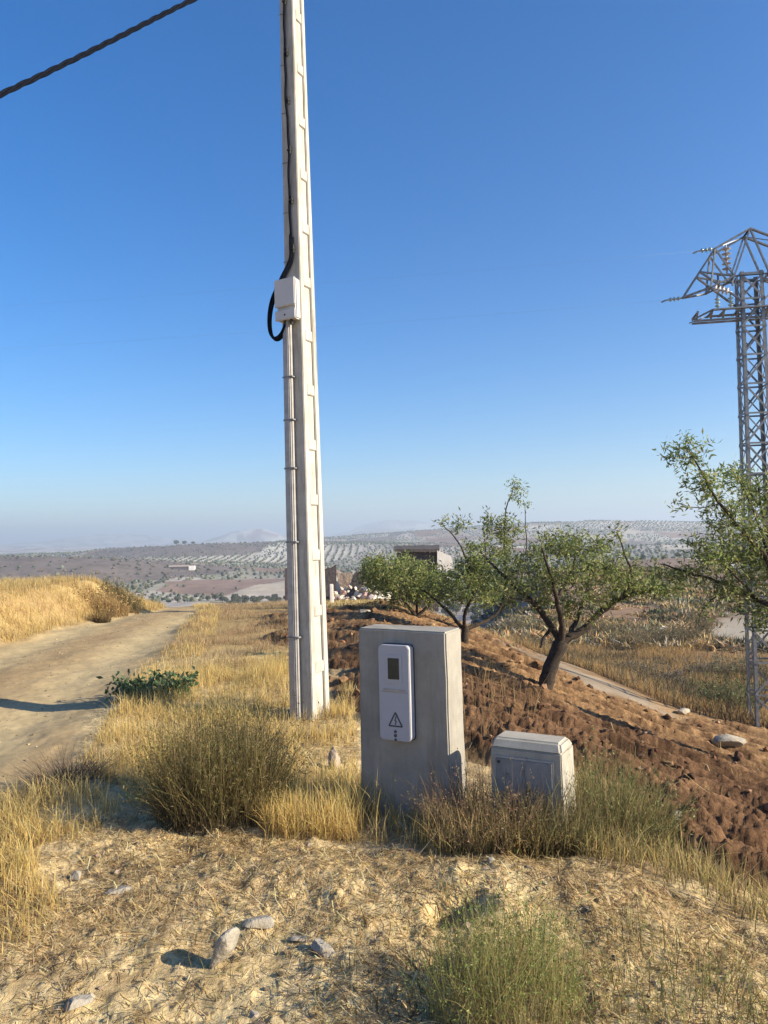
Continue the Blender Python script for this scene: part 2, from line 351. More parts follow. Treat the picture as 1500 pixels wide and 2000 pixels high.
def ground_color(x, y, fm, rm):
    r = np.hypot(x, y); n1 = fbm(x*0.8, y*0.8, 111, 4); n2 = fbm(x*6, y*6, 115, 4, 0.65); n3 = fbm(x*30, y*30, 119, 2)
    def mix(a, b, t): return np.array(a)*(1-t[..., None]) + np.array(b)*t[..., None]
    t = np.clip(0.5+0.7*n1+0.6*n2, 0, 1)
    c = mix((.40, .285, .15), (.66, .525, .29), t)
    c = c*(1-0.30*np.clip(0.2-n2*1.2-0.4*n3, 0, 1)[..., None])
    g = sstep(7, 13, r); gold = mix((.31, .205, .095), (.43, .315, .135), np.clip(0.5+n1+0.4*n2, 0, 1))
    c = c*(1-g[..., None]) + gold*g[..., None]
    sl = sstep(1.0, 3.0, x)*sstep(9, 14, y)                               # weedy slope below the field
    weeds = mix((.12, .08, .048), (.34, .215, .105), np.clip(0.5+1.1*n1+0.3*n2, 0, 1))
    c = c*(1-sl[..., None]) + weeds*sl[..., None]
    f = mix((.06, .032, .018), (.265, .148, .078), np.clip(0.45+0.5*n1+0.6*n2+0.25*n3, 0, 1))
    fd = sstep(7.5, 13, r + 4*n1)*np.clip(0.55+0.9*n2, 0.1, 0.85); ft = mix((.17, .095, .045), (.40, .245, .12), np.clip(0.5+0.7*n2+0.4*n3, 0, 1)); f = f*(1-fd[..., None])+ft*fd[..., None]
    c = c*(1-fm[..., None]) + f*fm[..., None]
    q = x-(road_l(y)+road_r(y))/2
    tr = np.clip(np.exp(-((q-0.95)/0.55)**2)+np.exp(-((q+0.85)/0.55)**2)+0.3*n1, 0, 1)
    rd = mix((.32, .225, .118), (.41, .32, .178), tr)*(1+0.18*n2+0.10*n3)[..., None]
    c = c*(1-rm[..., None]) + rd*rm[..., None]
    pm = m_path(x, y); pc = mix((.17, .125, .08), (.27, .22, .165), np.clip(0.5+n1+.4*n2, 0, 1)); c = c*(1-pm[..., None])+pc*pm[..., None]
    tm = m_track(x, y); c = c*(1-tm[..., None]) + np.array((.36, .315, .245))*tm[..., None]*(1+0.1*n1[..., None]) 
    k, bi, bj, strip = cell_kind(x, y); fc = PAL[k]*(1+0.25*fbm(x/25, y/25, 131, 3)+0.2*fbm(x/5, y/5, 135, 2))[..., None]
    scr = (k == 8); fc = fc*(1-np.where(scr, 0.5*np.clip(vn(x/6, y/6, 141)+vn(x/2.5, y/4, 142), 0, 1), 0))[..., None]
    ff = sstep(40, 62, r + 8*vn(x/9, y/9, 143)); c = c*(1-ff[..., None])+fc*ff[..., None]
    return c
_rr = np.concatenate([np.geomspace(0.4, 30, 820), np.geomspace(30, 700, 250)[1:], np.geomspace(700, 9000, 130)[1:]])
_an = np.concatenate([np.linspace(-35, 35, 560), np.linspace(35, 325, 90)[1:-1]])
_a = np.radians(_an); NR, NA = len(_rr), len(_an)
GX = _rr[:, None]*np.sin(_a)[None, :]; GY = _rr[:, None]*np.cos(_a)[None, :]
GF = m_field(GX, GY); GR = m_road(GX, GY)
GZ = macro(GX, GY)+micro(GX, GY, GF, GR)
GC = ground_color(GX, GY, GF, GR)
GV = np.stack([GX, GY, GZ], -1).reshape(-1, 3); GCF = GC.reshape(-1, 3)
ii, jj = np.meshgrid(np.arange(NR-1), np.arange(NA), indexing='ij'); j2 = (jj+1) % NA
GQ = np.stack([ii*NA+jj, ii*NA+j2, (ii+1)*NA+j2, (ii+1)*NA+jj], -1).reshape(-1, 4)
def zone(name, sel, mat):
    q = GQ[sel]; u, inv = np.unique(q.ravel(), return_inverse=True)
    return tag(np_mesh(name, GV[u], [inv.reshape(-1, 4)], mat, GCF[u], True), kind='structure')
_c = GV[GQ].mean(1); _fz = GF.reshape(-1)[GQ].mean(1) > 0.5; _rz = GR.reshape(-1)[GQ].mean(1) > 0.5
_pz = m_path(_c[:, 0], _c[:, 1]) > 0.5; _tz = m_track(_c[:, 0], _c[:, 1]) > 0.5
_hz = np.hypot(_c[:, 0], _c[:, 1]) > 52
zone('road', _rz & ~_hz, M_ROAD); zone('field', _fz & ~_rz & ~_hz, M_SOIL)
zone('path', _pz & ~_fz & ~_rz & ~_hz, M_ROAD); zone('track', _tz & ~_pz & ~_fz & ~_hz, M_ROAD)
zone('hills', _hz, M_FAR)
_gs = ~(_rz | _fz | _pz | _tz | _hz)
_g0 = zone('ground', _gs, M_GROUND)
_cm = bpy.data.meshes.new('ground_middle')   # closes the hole under the viewer
# ------------------------------------------------------------------ loose cover: blades, straw, clods
def scatter(poly, dens, dmask=None, cap=200000):
    lo = poly.min(0); hi = poly.max(0); n = int(min(dens*np.prod(hi-lo), cap*3))
    p = rng.uniform(lo, hi, (n, 2)); p = p[pip(poly, p[:, 0], p[:, 1])]
    if dmask is not None: p = p[rng.random(len(p)) < dmask(p[:, 0], p[:, 1])]
    return p[:cap]
def blades(p, h, wd, lean, c0, c1, seg=3, z=None, droop=0.25):
    """p (n,2), h,wd (n), c0,c1 (n,3) base and tip colours -> V, quads, tris, C"""
    n = len(p); z = H(p[:, 0], p[:, 1])-0.01 if z is None else z
    az = rng.uniform(0, 2*math.pi, n); d = np.stack([np.cos(az), np.sin(az)], 1)*np.abs(lean)[:, None]
    wa = rng.uniform(0, 2*math.pi, n); wv = np.stack([np.cos(wa), np.sin(wa), 0*wa], 1)*wd[:, None]*0.5
    V = np.zeros((n, 2*seg+1, 3)); C = np.zeros((n, 2*seg+1, 3))
    for k in range(seg+1):
        t = k/seg; off = d*(t**1.7)[..., None] if False else d*(t**1.7)
        q = np.stack([p[:, 0]+off[:, 0]*h, p[:, 1]+off[:, 1]*h, z+h*t*(1-droop*t*np.abs(lean))], 1)
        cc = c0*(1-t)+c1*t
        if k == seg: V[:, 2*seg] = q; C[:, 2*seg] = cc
        else:
            wk = wv*(1-0.6*t); V[:, 2*k] = q-wk; V[:, 2*k+1] = q+wk; C[:, 2*k] = cc; C[:, 2*k+1] = cc
    b = (np.arange(n)*(2*seg+1))[:, None]
    Q = np.concatenate([b+np.array([[2*k, 2*k+1, 2*k+3, 2*k+2]]) for k in range(seg-1)], 0) if seg > 1 else np.zeros((0, 4), int)
    T = b+np.array([[2*seg-2, 2*seg-1, 2*seg]])
    return V.reshape(-1, 3), Q, T, C.reshape(-1, 3)
def merge(parts):
    V = []; Q = []; T = []; C = []; o = 0
    for v, q, t, c in parts: V.append(v); Q.append(q+o); T.append(t+o); C.append(c); o += len(v)
    return np.concatenate(V), np.concatenate(Q), np.concatenate(T), np.concatenate(C)
def stuff(name, parts, mat, label, cat):
    V, Q, T, C = merge(parts)
    return tag(np_mesh(name, V, [Q, T], mat, C), label, cat, None, 'stuff')
def pick(cols, n, jit=0.15):
    cols = np.array(cols); c = cols[rng.integers(0, len(cols), n)]
    return c*(1+jit*rng.normal(size=(n, 1)))*(1+0.05*rng.normal(size=(n, 3)))
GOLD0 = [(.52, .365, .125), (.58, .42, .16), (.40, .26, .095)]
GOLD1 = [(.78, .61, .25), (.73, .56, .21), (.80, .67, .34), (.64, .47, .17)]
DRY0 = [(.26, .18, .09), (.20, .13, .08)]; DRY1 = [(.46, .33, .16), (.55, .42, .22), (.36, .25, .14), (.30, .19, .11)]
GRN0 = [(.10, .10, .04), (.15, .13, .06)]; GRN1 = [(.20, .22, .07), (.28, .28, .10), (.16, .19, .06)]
def grass(poly, dens, h, wd=0.005, lean=0.35, c0=GOLD0, c1=GOLD1, clump=1.0, seg=3, cap=120000, s=200, fr=2.2, hvar=0.35, avoid=True):
    def dm(x, y):
        m = np.clip(0.55+clump*1.3*fbm(x*fr, y*fr, s, 3), 0.02, 1)
        if avoid: m = m*(1-m_road(x, y))
        return m
    p = scatter(poly, dens, dm, cap); n = len(p)
    hh = h*(1+hvar*rng.normal(size=n)).clip(0.3, 1.8)*(0.75+0.9*np.clip(0.5+vn(p[:, 0]*1.3, p[:, 1]*1.3, s+9), 0, 1)*0.6)
    return blades(p, hh, wd*(0.6+0.8*rng.random(n)), lean*rng.normal(size=n), pick(c0, n), pick(c1, n), seg)
# straw lying on the foreground
def litter(poly, dens, ln, wd, cols, cap, s):
    p = scatter(poly, dens, lambda x, y: np.clip(0.65+0.9*fbm(x*1.8, y*1.8, s, 3), 0.05, 1), cap); n = len(p)
    az = rng.uniform(0, 2*math.pi, n); L = ln*rng.gamma(3.0, 0.33, n); d = np.stack([np.cos(az), np.sin(az)], 1); e = np.stack([-d[:, 1], d[:, 0]], 1)
    cv = rng.normal(size=n)*0.25; lift = np.abs(rng.normal(size=n))*0.35; V = np.zeros((n, 6, 3)); w2 = wd*(0.5+rng.random(n))*0.5
    for k, t in enumerate((-0.5, 0.0, 0.5)):
        q = p + d*(L*t)[:, None] + e*(L*cv*(t*t))[:, None]; zz = H(q[:, 0], q[:, 1]) + 0.004 + L*lift*(t+0.5)*0.6
        for m_, sg in ((0, -1), (1, 1)):
            V[:, 2*k+m_, :2] = q+e*(w2*sg)[:, None]; V[:, 2*k+m_, 2] = zz
    b = (np.arange(n)*6)[:, None]; Q = np.concatenate([b+np.array([[0, 1, 3, 2]]), b+np.array([[2, 3, 5, 4]])])
    c = pick(cols, n, 0.2); return V.reshape(-1, 3), Q, np.zeros((0, 3), int), np.repeat(c, 6, 0)
STRAW = [(.74, .59, .31), (.65, .50, .25), (.80, .68, .42), (.42, .295, .135), (.30, .20, .10), (.18, .12, .07)]
P = gpoly
VERGE = P([(150, 1520), (215, 1400), (330, 1330), (430, 1300), (562, 1290), (572, 1392), (645, 1385), (690, 1350), (706, 1590), (868, 1602), (905, 1560), (960, 1590), (1090, 1650), (1030, 1688), (860, 1690), (790, 1655), (640, 1640), (520, 1638), (480, 1600), (250, 1590), (235, 1540)])
FRONT = P([(470, 1560), (706, 1540), (868, 1600), (1090, 1640), (1110, 1690), (1040, 1712), (860, 1692), (790, 1662), (640, 1648), (520, 1645)])
LEFTF = P([(-120, 1560), (60, 1520), (190, 1560), (240, 1600), (170, 1650), (-120, 1690)])
LEFTC = P([(-200, 1690), (60, 1690), (120, 1790), (60, 1880), (-250, 1900)])
VFAR = np.array([(-2.9, 8.6), (-3.6, 13), (-4.9, 20.5), (-6.5, 26), (-2.3, 27), (-2.1, 19), (-1.7, 13), (-0.75, 8.4)])
BANK = np.array([(-6.3, 7), (-6.45, 12), (-6.6, 20), (-6.5, 25), (-9, 28), (-16, 30), (-19, 18), (-13, 9)])
BEYOND = np.array([(-2.3, 18.6), (-2.4, 29), (4, 29.5), (4, 22), (2.1, 20.2), (-0.5, 17.6)])
ROADR = np.array([(-2.95, 8.6), (-3.65, 13), (-5.0, 20.5), (-6.6, 26), (-6.0, 26), (-4.3, 20), (-2.9, 13), (-2.3, 8.6)])
WEED = P([(1090, 1640), (1135, 1550), (1230, 1620), (1330, 1690), (1500, 1770), (1620, 1830), (1560, 1900), (1350, 1790), (1180, 1740), (1100, 1700)])
EDGE = P([(905, 1480), (905, 1330), (960, 1340), (1060, 1390), (1090, 1440), (960, 1440), (955, 1500)])
SLOPE = P([(1010, 1262), (985, 1235), (1130, 1215), (1330, 1240), (1440, 1258), (1640, 1262), (1700, 1450), (1500, 1428), (1400, 1406), (1290, 1372), (1150, 1310)])
FORE = P([(-250, 1640), (250, 1600), (520, 1640), (860, 1690), (1100, 1710), (1350, 1790), (1600, 1900), (1750, 2200), (-450, 2200)])
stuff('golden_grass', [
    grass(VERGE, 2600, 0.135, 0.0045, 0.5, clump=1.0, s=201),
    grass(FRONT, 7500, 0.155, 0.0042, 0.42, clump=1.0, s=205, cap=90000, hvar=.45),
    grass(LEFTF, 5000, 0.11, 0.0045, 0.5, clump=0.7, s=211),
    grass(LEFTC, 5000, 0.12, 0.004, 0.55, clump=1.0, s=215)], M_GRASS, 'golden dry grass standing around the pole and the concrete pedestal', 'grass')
stuff('verge_grass', [
    grass(VFAR, 850, 0.10, 0.006, 0.55, [(.34, .24, .13)]+DRY0, [(.66, .50, .29), (.58, .42, .25), (.70, .55, .30), (.46, .31, .18), (.38, .25, .15)], clump=1.5, fr=1.3, s=221),
    grass(ROADR, 450, 0.12, 0.008, 0.5, GOLD0, GOLD1, clump=1.3, s=225),
    grass(BEYOND, 220, 0.09, 0.014, 0.5, DRY0, GOLD1, clump=1.0, s=231)], M_GRASS, 'short sparse straw between the dirt road and the ploughed field', 'grass')
stuff('bank_grass', [grass(BANK, 620, 0.16, 0.011, 0.5, GOLD0, [(.62, .49, .24), (.56, .43, .19), (.66, .54, .29), (.46, .34, .16)], clump=0.9, fr=1.0, s=241, cap=90000)], M_GRASS, 'thick pale golden grass covering the bank left of the dirt road', 'grass')
stuff('field_edge_straw', [
    litter(FIELD, 200, 0.09, 0.006, STRAW, 24000, 321),
    grass(FIELD, 260, 0.075, 0.008, 0.7, DRY0, [(.45, .29, .14), (.36, .22, .11), (.52, .36, .18), (.30, .17, .09)], clump=1.7, fr=.9, s=331, cap=30000, avoid=False),
    grass(np.array([(-5.6, 6), (-3.9, 6), (-4.6, 14), (-5.4, 22), (-6.0, 22), (-5.6, 14)]), 60, 0.035, 0.006, .8, DRY0, DRY1, clump=2, s=335, cap=3000, avoid=False),
    grass(EDGE, 110, 0.32, 0.005, 0.4, DRY0, [(.55, .38, .17), (.45, .29, .13), (.62, .45, .2)], clump=1.5, s=251),
    grass(FIELD, 60, 0.10, 0.007, 0.7, DRY0, DRY1+GOLD1, clump=1.6, s=255, cap=16000, avoid=False)], M_GRASS, 'thin straw stalks scattered over the red ploughed field', 'straw')
stuff('weeds', [
    grass(WEED, 3600, 0.18, 0.0042, 0.65, DRY0+GRN0+GOLD0[:1], DRY1+GRN1+GOLD1[:3], clump=1.1, s=261, cap=50000)], M_GRASS, 'tangled brown and olive weeds along the near edge of the ploughed field', 'weeds')
stuff('slope_weeds', [
    grass(SLOPE, 360, 0.24, 0.013, 0.5, DRY0, [(.62, .43, .19), (.50, .33, .16), (.66, .41, .16), (.56, .32, .12), (.28, .24, .11)], clump=1.6, fr=0.6, s=271, cap=70000),
    grass(SLOPE, 90, 0.34, 0.02, 0.6, [(.06, .05, .035)], [(.11, .10, .055), (.15, .13, .07), (.09, .075, .05), (.24, .21, .16)], clump=2.8, fr=0.55, s=281, cap=24000)], M_GRASS, 'rusty dry weeds covering the slope beyond the footpath', 'weeds')
stuff('straw_litter', [
    litter(FORE, 6500, 0.04, 0.003, STRAW, 90000, 301),
    litter(VERGE, 1500, 0.07, 0.0035, STRAW, 30000, 305),
    litter(VERGE, 260, 0.17, 0.0035, STRAW[:3], 6000, 341), litter(LEFTF, 300, 0.15, 0.0035, STRAW[:3], 5000, 343), litter(LEFTC, 400, 0.12, 0.003, STRAW[:4], 5000, 345),
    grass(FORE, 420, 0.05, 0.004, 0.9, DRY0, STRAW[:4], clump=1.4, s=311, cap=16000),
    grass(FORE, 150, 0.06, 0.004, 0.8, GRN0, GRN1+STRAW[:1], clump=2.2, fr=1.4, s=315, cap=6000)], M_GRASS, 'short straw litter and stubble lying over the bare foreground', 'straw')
ICO = None
def ico_arrays(sub):
    bm = bmesh.new(); bmesh.ops.create_icosphere(bm, subdivisions=sub, radius=1.0)
    v = np.array([x.co[:] for x in bm.verts]); f = np.array([[q.index for q in x.verts] for x in bm.faces]); bm.free(); return v, f
I1 = ico_arrays(1); I2 = ico_arrays(2); I3 = ico_arrays(3)
def lumps(p, size, cols, flat=0.7, base=I1, sink=0.2, jit=0.28):
    n = len(p); v0, f0 = base; m = len(v0)
    sc = size[:, None, None]*(1+jit*rng.normal(size=(n, m, 1)))*np.ones((n, m, 3)); sc *= (0.7+0.6*rng.random((n, 1, 3)))
    V = v0[None]*sc; a = rng.uniform(0, 6.28, n); c, s = np.cos(a)[:, None], np.sin(a)[:, None]
    X = V[..., 0]*c-V[..., 1]*s; Y = V[..., 0]*s+V[..., 1]*c; Z = V[..., 2]*flat
    V = np.stack([X+p[:, 0:1], Y+p[:, 1:2], Z + (H(p[:, 0], p[:, 1])+size*(flat-sink)*0.6)[:, None]], -1)
    T = (np.arange(n)*m)[:, None, None]+f0[None]
    return V.reshape(-1, 3), np.zeros((0, 4), int), T.reshape(-1, 3), np.repeat(pick(cols, n, 0.2), m, 0)
_p = scatter(FIELD, 330, lambda x, y: np.where(np.hypot(x, y) < 9, 1.0, 0.55)*np.clip(0.6+vn(x*2, y*2, 7), 0, 1), 26000)
stuff('soil_clods', [lumps(_p, 0.007+0.05*rng.random(len(_p))**5+0.002*np.hypot(_p[:, 0], _p[:, 1]), [(.12, .062, .034), (.17, .09, .047), (.23, .135, .075), (.085, .045, .028), (.28, .18, .11)])], M_CLOD, 'crumbled red earth clods of the ploughed field', 'soil')
_p = scatter(FORE, 260, lambda x, y: np.clip(0.4+1.2*fbm(x*2.3, y*2.3, 17, 2), 0.05, 1), 9000)
_q = scatter(np.array([(-6.3, 3), (-2.3, 3), (-3.2, 12), (-5, 21), (-6.6, 21)]), 12, None, 900)
stuff('gravel', [lumps(_p, 0.004+0.013*rng.random(len(_p))**4, [(.26, .20, .13), (.20, .15, .10), (.34, .29, .22), (.13, .10, .07), (.23, .17, .11)]),
                 lumps(_q, 0.008+0.012*rng.random(len(_q))**3, [(.33, .26, .16), (.25, .19, .11)], 0.5)], M_CLOD, 'small loose stones and crumbs of earth on the foreground', 'gravel')

# ------------------------------------------------------------------ concrete pole with its box, duct and cable
TH = R(29.0)
fx = Vector((math.cos(TH), -math.sin(TH), 0)); fy = Vector((math.sin(TH), math.cos(TH), 0))    # along the shaded face, along the lit face
_b = at(611, 1392, 6.95); PB = Vector((_b[0], _b[1], gz(_b)))      # corner between the two faces, at the ground
PW, PD, PHT = 0.225, 0.29, 8.3
pc = PB - fx*PW/2 + fy*PD/2
pole = empty('concrete_pole', (pc.x, pc.y, PB.z), 'tall tapered pale concrete utility pole with a grey box and cable, beside the dirt road', 'utility pole', None, -TH)
def tp(z): return 1-0.046*max(z, 0)
def tbox(mb, x0, x1, y0, y1, z0, z1, in0=0.0):
    """tapered block in the pole's own frame; x,y given for the foot"""
    q = []
    for z in (z0, z1):
        s = tp(z); q += [(x0*s, y0*s, z), (x1*s, y0*s, z), (x1*s, y1*s, z), (x0*s, y1*s, z)]
    mb.hexa(q)
m = MB(); hw, hd = PW/2, PD/2; fl = 0.075
tbox(m, -hw, hw, -hd, -hd+fl, -0.3, PHT); tbox(m, -hw, hw, hd-fl, hd, -0.3, PHT)
tbox(m, -hw+0.022, hw-0.022, -hd+fl-0.002, hd-fl+0.002, -0.3, PHT-0.01)
k = 0
zz = 0.42
while zz < PHT-0.2:
    tbox(m, -hw+0.004, hw-0.004, -hd+fl-0.002, hd-fl+0.002, zz, zz+0.10); zz += 0.515
tbox(m, -hw+0.004, hw-0.004, -hd+fl-0.002, hd-fl+0.002, -0.3, 0.02)
m.build('shaft', M_CONC, pole, bevel=0.006)
bpy.context.view_layer.update(); pole.rotation_euler = (0, R(-0.5), -TH)
yf = -hd       # the shaded face
m = MB(); s1 = tp(3.72)   # duct: U-channel over the cable
def duct(mb, x0, x1, pr, z0, z1):
    a, b = tp(z0), tp(z1)
    mb.hexa([(x0*a, (yf)*a-pr, z0), (x1*a, yf*a-pr, z0), (x1*a, yf*a+.002, z0), (x0*a, yf*a+.002, z0), (x0*b, yf*b-pr, z1), (x1*b, yf*b-pr, z1), (x1*b, yf*b+.002, z1), (x0*b, yf*b+.002, z1)])
duct(m, -hw+0.0, -hw+0.105, 0.055, -0.1, 3.72)
d_ = m.build('cable_duct', M_DUCT, pole, bevel=0.012, seg=3)
m = MB(); duct(m, -hw+0.068, -hw+0.076, 0.060, -0.1, 3.70); m.build('ridge', M_DUCT, d_)
for z in (0.75, 1.62, 2.3, 2.75, 3.15):
    m = MB(); s = tp(z); m.box((-hw-.003)*s, (hw)*s*0.15, yf*s-0.060, yf*s-0.0025, z, z+0.014); m.build('strap', M_STEEL, d_, bevel=0.002)
    m = MB(); m.lathe((hw*s*0.08, yf*s-0.002, z+0.007), (0, -1, 0), [(0, .008), (.010, .008), (.013, .004)], 8); m.build('bolt', M_DARK, d_)
# junction box
bz, bh = 3.68, 0.385; s = tp(3.85); bx0, bx1 = -hw*s-0.045, hw*s+0.004; by = yf*s
m = MB(); m.box(bx0+.006, bx1-.006, by-0.075, by-0.003, bz+.004, bz+bh-.004)
jb = m.build('junction_box', M_PLAST2, pole, bevel=0.012, seg=3)
m = MB(); m.box(bx0, bx1, by-0.105, by-0.078, bz+0.125, bz+bh); m.build('lid', M_PLAST2, jb, bevel=0.008, seg=2)
m = MB(); m.box(bx0, bx1, by-0.103, by-0.078, bz, bz+0.095); m.build('cover', M_PLAST2, jb, bevel=0.008, seg=2)
for xx in (0.06, 0.11):
    m = MB(); m.lathe((bx0+xx*1.4, by-0.05, bz+0.01), (0, 0, -1), [(0, .02), (.03, .02), (.035, .014), (.05, .014)], 10); m.build('gland', M_DARK, jb)
m = MB(); m.lathe((bx0+.115, by-0.102, bz+0.045), (0, -1, 0), [(0, .009), (.004, .009), (.005, .004)], 8); m.build('screw', M_DARK, jb)
# cable down the shaded face
pts = []
for i in range(60):
    z = PHT-0.3 - i*(PHT-0.3-4.3)/59; s = tp(z); pts.append(Vector((0.012-0.011*(z-4.3)+0.006*math.sin(z*5)+0.004*math.sin(z*17), yf*s-0.018-0.004*math.sin(z*9), z)))
s = tp(4.1)
pts += [Vector((-0.01, yf*s-.025, 4.22)), Vector((-0.07, yf*s-.045, 4.12)), Vector((bx0+.01, by-0.05, 4.02)), Vector((bx0-.06, by-.05, 3.92)), Vector((bx0-.098, by-.05, 3.80)), Vector((bx0-.105, by-.055, 3.68)), Vector((bx0-.085, by-.06, 3.575)), Vector((bx0-.03, by-.06, 3.52)), Vector((bx0+.04, by-.055, 3.555)), Vector((bx0+.085, by-.05, 3.64)), Vector((bx0+.09, by-.05, 3.69))]
def smooth_path(p, it=2):
    for _ in range(it):
        q = [p[0]]
        for a, b in zip(p[:-1], p[1:]): q += [a*0.75+b*0.25, a*0.25+b*0.75]
        p = q+[p[-1]]
    return p
tail = smooth_path(pts[56:], 2); m = MB(); m.tube(pts[:57], 0.0125, 7)
cb = m.build('cable', M_CABLE, pole, True)
m = MB()
for ox, oz in ((0, 0), (0.012, -.012), (-.006, .01)):
    m.tube([p+Vector((ox*0.8, ox*0.7, oz)) for p in tail], 0.0125, 7)
m.build('cable_loop', M_CABLE, cb, True)
for z in (4.35, 4.82, 5.3, 5.78, 6.25, 6.75, 7.2):
    s = tp(z); x = 0.008-0.011*(z-4.3)
    m = MB(); m.box(x-.006, x+.035, yf*s-0.03, yf*s-0.001, z, z+.018); m.box(x+.018, x+.03, yf*s-0.024, yf*s-0.001, z-.03, z+.05); m.build('cable_clip', M_DARK, cb, bevel=0.003)
    m = MB(); m.bar((-hw*s-.004, yf*s-.004, z-.09), (x, yf*s-.004, z-.10), .006, .006); m.build('tie_wire', M_STEEL, cb)
# head of the pole, with a hook for the overhead bundle
m = MB(); s = tp(7.1); m.box(-0.02, 0.02, yf*s-.06, yf*s, 7.02, 7.2); m.build('hook', M_STEEL, pole, bevel=.004)
# overhead bundle
A = Vector((pc.x-.03, pc.y-.2, 7.1+PB.z)); P1 = Vector(at(372, 0, 6.2)); P2 = Vector(at(0, 186, 5.0)); dd = P2-P1
ctrl = [A, A*0.5+P1*0.5+Vector((0, 0, -.02)), P1, P1+dd*0.5+Vector((0, 0, -.012)), P2, P2+dd*1.0+Vector((0, 0, 0.06)), P2+dd*3.0+Vector((0, 0, .5)), P2+dd*6+Vector((0, 0, 1.6))]
cen = smooth_path(ctrl, 4); Lc = [0.0]
for a, b in zip(cen[:-1], cen[1:]): Lc.append(Lc[-1]+(b-a).length)
sm = []
for q in np.arange(0, Lc[-1], 0.04):
    i = max(0, min(len(cen)-2, int(np.searchsorted(Lc, q))-1)); t = (q-Lc[i])/max(Lc[i+1]-Lc[i], 1e-6); sm.append((q, cen[i].lerp(cen[i+1], t), (cen[i+1]-cen[i]).normalized()))
m = MB()
for kk in range(3):
    pp = []
    for q, c, d in sm:
        u = d.cross(Vector((0, 0, 1))).normalized(); v = u.cross(d); a = q*2*math.pi/0.42+kk*2.094
        pp.append(c+(u*math.cos(a)+v*math.sin(a))*0.0105)
    m.tube(pp, 0.0095, 6)
oc = m.build('overhead_cable', M_CABLE, None, True); tag(oc, 'thick twisted black cable crossing the sky at the upper left corner', 'cable')

# ------------------------------------------------------------------ meter pedestal
FL, FR = at(699.5, 1224, 4.58), at(870, 1235, 4.30)
a2 = Vector((FL[0], FL[1], 0)); b2 = Vector((FR[0], FR[1], 0)); W = (b2-a2).length; ux = (b2-a2).normalized(); th2 = math.atan2(ux.y, ux.x)
ctr = (a2+b2)/2; gz0 = gz(ctr); TOP = (FL[2]+FR[2])/2-gz0; DEP = 0.21
ped = empty('meter_pedestal', (ctr.x, ctr.y, gz0), 'tall grey rendered concrete pedestal holding an electricity meter', 'meter pedestal', None, th2)
m = MB(); n = 0.0
bm = bmesh.new(); m.hexa([(-W/2-.008, -.004, -.25), (W/2+.012, -.004, -.25), (W/2+.012, DEP+.01, -.25), (-W/2-.008, DEP+.01, -.25), (-W/2, 0, TOP), (W/2, 0, TOP-.006), (W/2, DEP, TOP-.004), (-W/2, DEP, TOP+.002)])
pb = m.build('pedestal_block', M_PED, ped, bevel=0.009, seg=3)
# roughened block: subdivide and push a little
bm.from_mesh(pb.data); bmesh.ops.subdivide_edges(bm, edges=[e for e in bm.edges if e.calc_length() > 0.15], cuts=14, use_grid_fill=True)
for v in bm.verts:
    q = np.array([v.co.x*9+v.co.y*7]); q2 = np.array([v.co.z*9+v.co.y*5])
    v.co += Vector((1, 1, 1))*0.0035*float(fbm(q, q2, 77, 3)[0])
bm.to_mesh(pb.data); bm.free()
# meter cabinet on its front
mx0, mx1 = -W/2+0.168, -W/2+0.368; mz0, mz1 = TOP-0.625, TOP-0.085
def rrect(mb, x0, x1, z0, z1, y0, y1, rad, n=5):
    o = []
    for cx, cz, a0 in ((x1-rad, z1-rad, 0), (x0+rad, z1-rad, 90), (x0+rad, z0+rad, 180), (x1-rad, z0+rad, 270)):
        for k in range(n+1):
            a = R(a0+90*k/n); o.append((cx+rad*math.cos(a), cz+rad*math.sin(a)))
    L_ = len(o); mb.add([(x, y0, z) for x, z in o]+[(x, y1, z) for x, z in o], [tuple(range(L_)), tuple(reversed(range(L_, 2*L_)))]+[(i, (i+1) % L_, L_+(i+1) % L_, L_+i) for i in range(L_)])
m = MB(); rrect(m, mx0, mx1, mz0, mz1, -0.062, -0.004, 0.024)
mc = m.build('meter_box', M_PLAST, ped, bevel=0.006, seg=2)
m = MB(); rrect(m, mx0-.004, mx1+.004, mz0-.004, mz1+.004, -0.007, 0.012, 0.028); m.build('back_frame', M_DARK, mc)
xc = (mx0+mx1)/2
m = MB(); rrect(m, xc-.055, xc+.055, mz1-.215, mz1-.05, -0.0655, -0.060, .008); m.build('window_frame', M_PLAST, mc, bevel=.002)
m = MB(); rrect(m, xc-.035, xc+.037, mz1-.192, mz1-.072, -0.0672, -0.0645, .004); m.build('window_pane', M_PANE, mc)
m = MB(); m.box(mx0+.008, mx1-.006, -.0632, -.061, mz1-.268, mz1-.262); m.box(mx0+.03, mx1-.03, -.0655, -.061, mz1-.259, mz1-.248); m.build('seam', M_DUCT, mc)
m = MB(); sx, sz, q = xc+.005, mz0+.115, .043      # warning triangle with its bolt
tri = [Vector((sx, -.0632, sz+q*1.05)), Vector((sx-q, -.0632, sz-q*.75)), Vector((sx+q, -.0632, sz-q*.75))]
for i in range(3): m.bar(tri[i], tri[(i+1) % 3], .0075, .0022, (0, 1, 0))
blt = [(sx+.005, sz+.024), (sx-.004, sz-.002), (sx+.005, sz-.003), (sx-.002, sz-.024)]
for a, b in zip(blt[:-1], blt[1:]): m.bar((a[0], -.0634, a[1]), (b[0], -.0634, b[1]), .005, .0018, (0, 1, 0))
m.build('warning_sign', M_SIGN, mc)
for dz, rr in ((.052, .009), (.030, .010), (.006, .008)):
    m = MB(); m.lathe((sx-.002, -.061, mz0+dz), (0, -1, 0), [(0, rr), (.004, rr), (.005, rr*.5)], 10); m.build('lock', M_SIGN, mc)

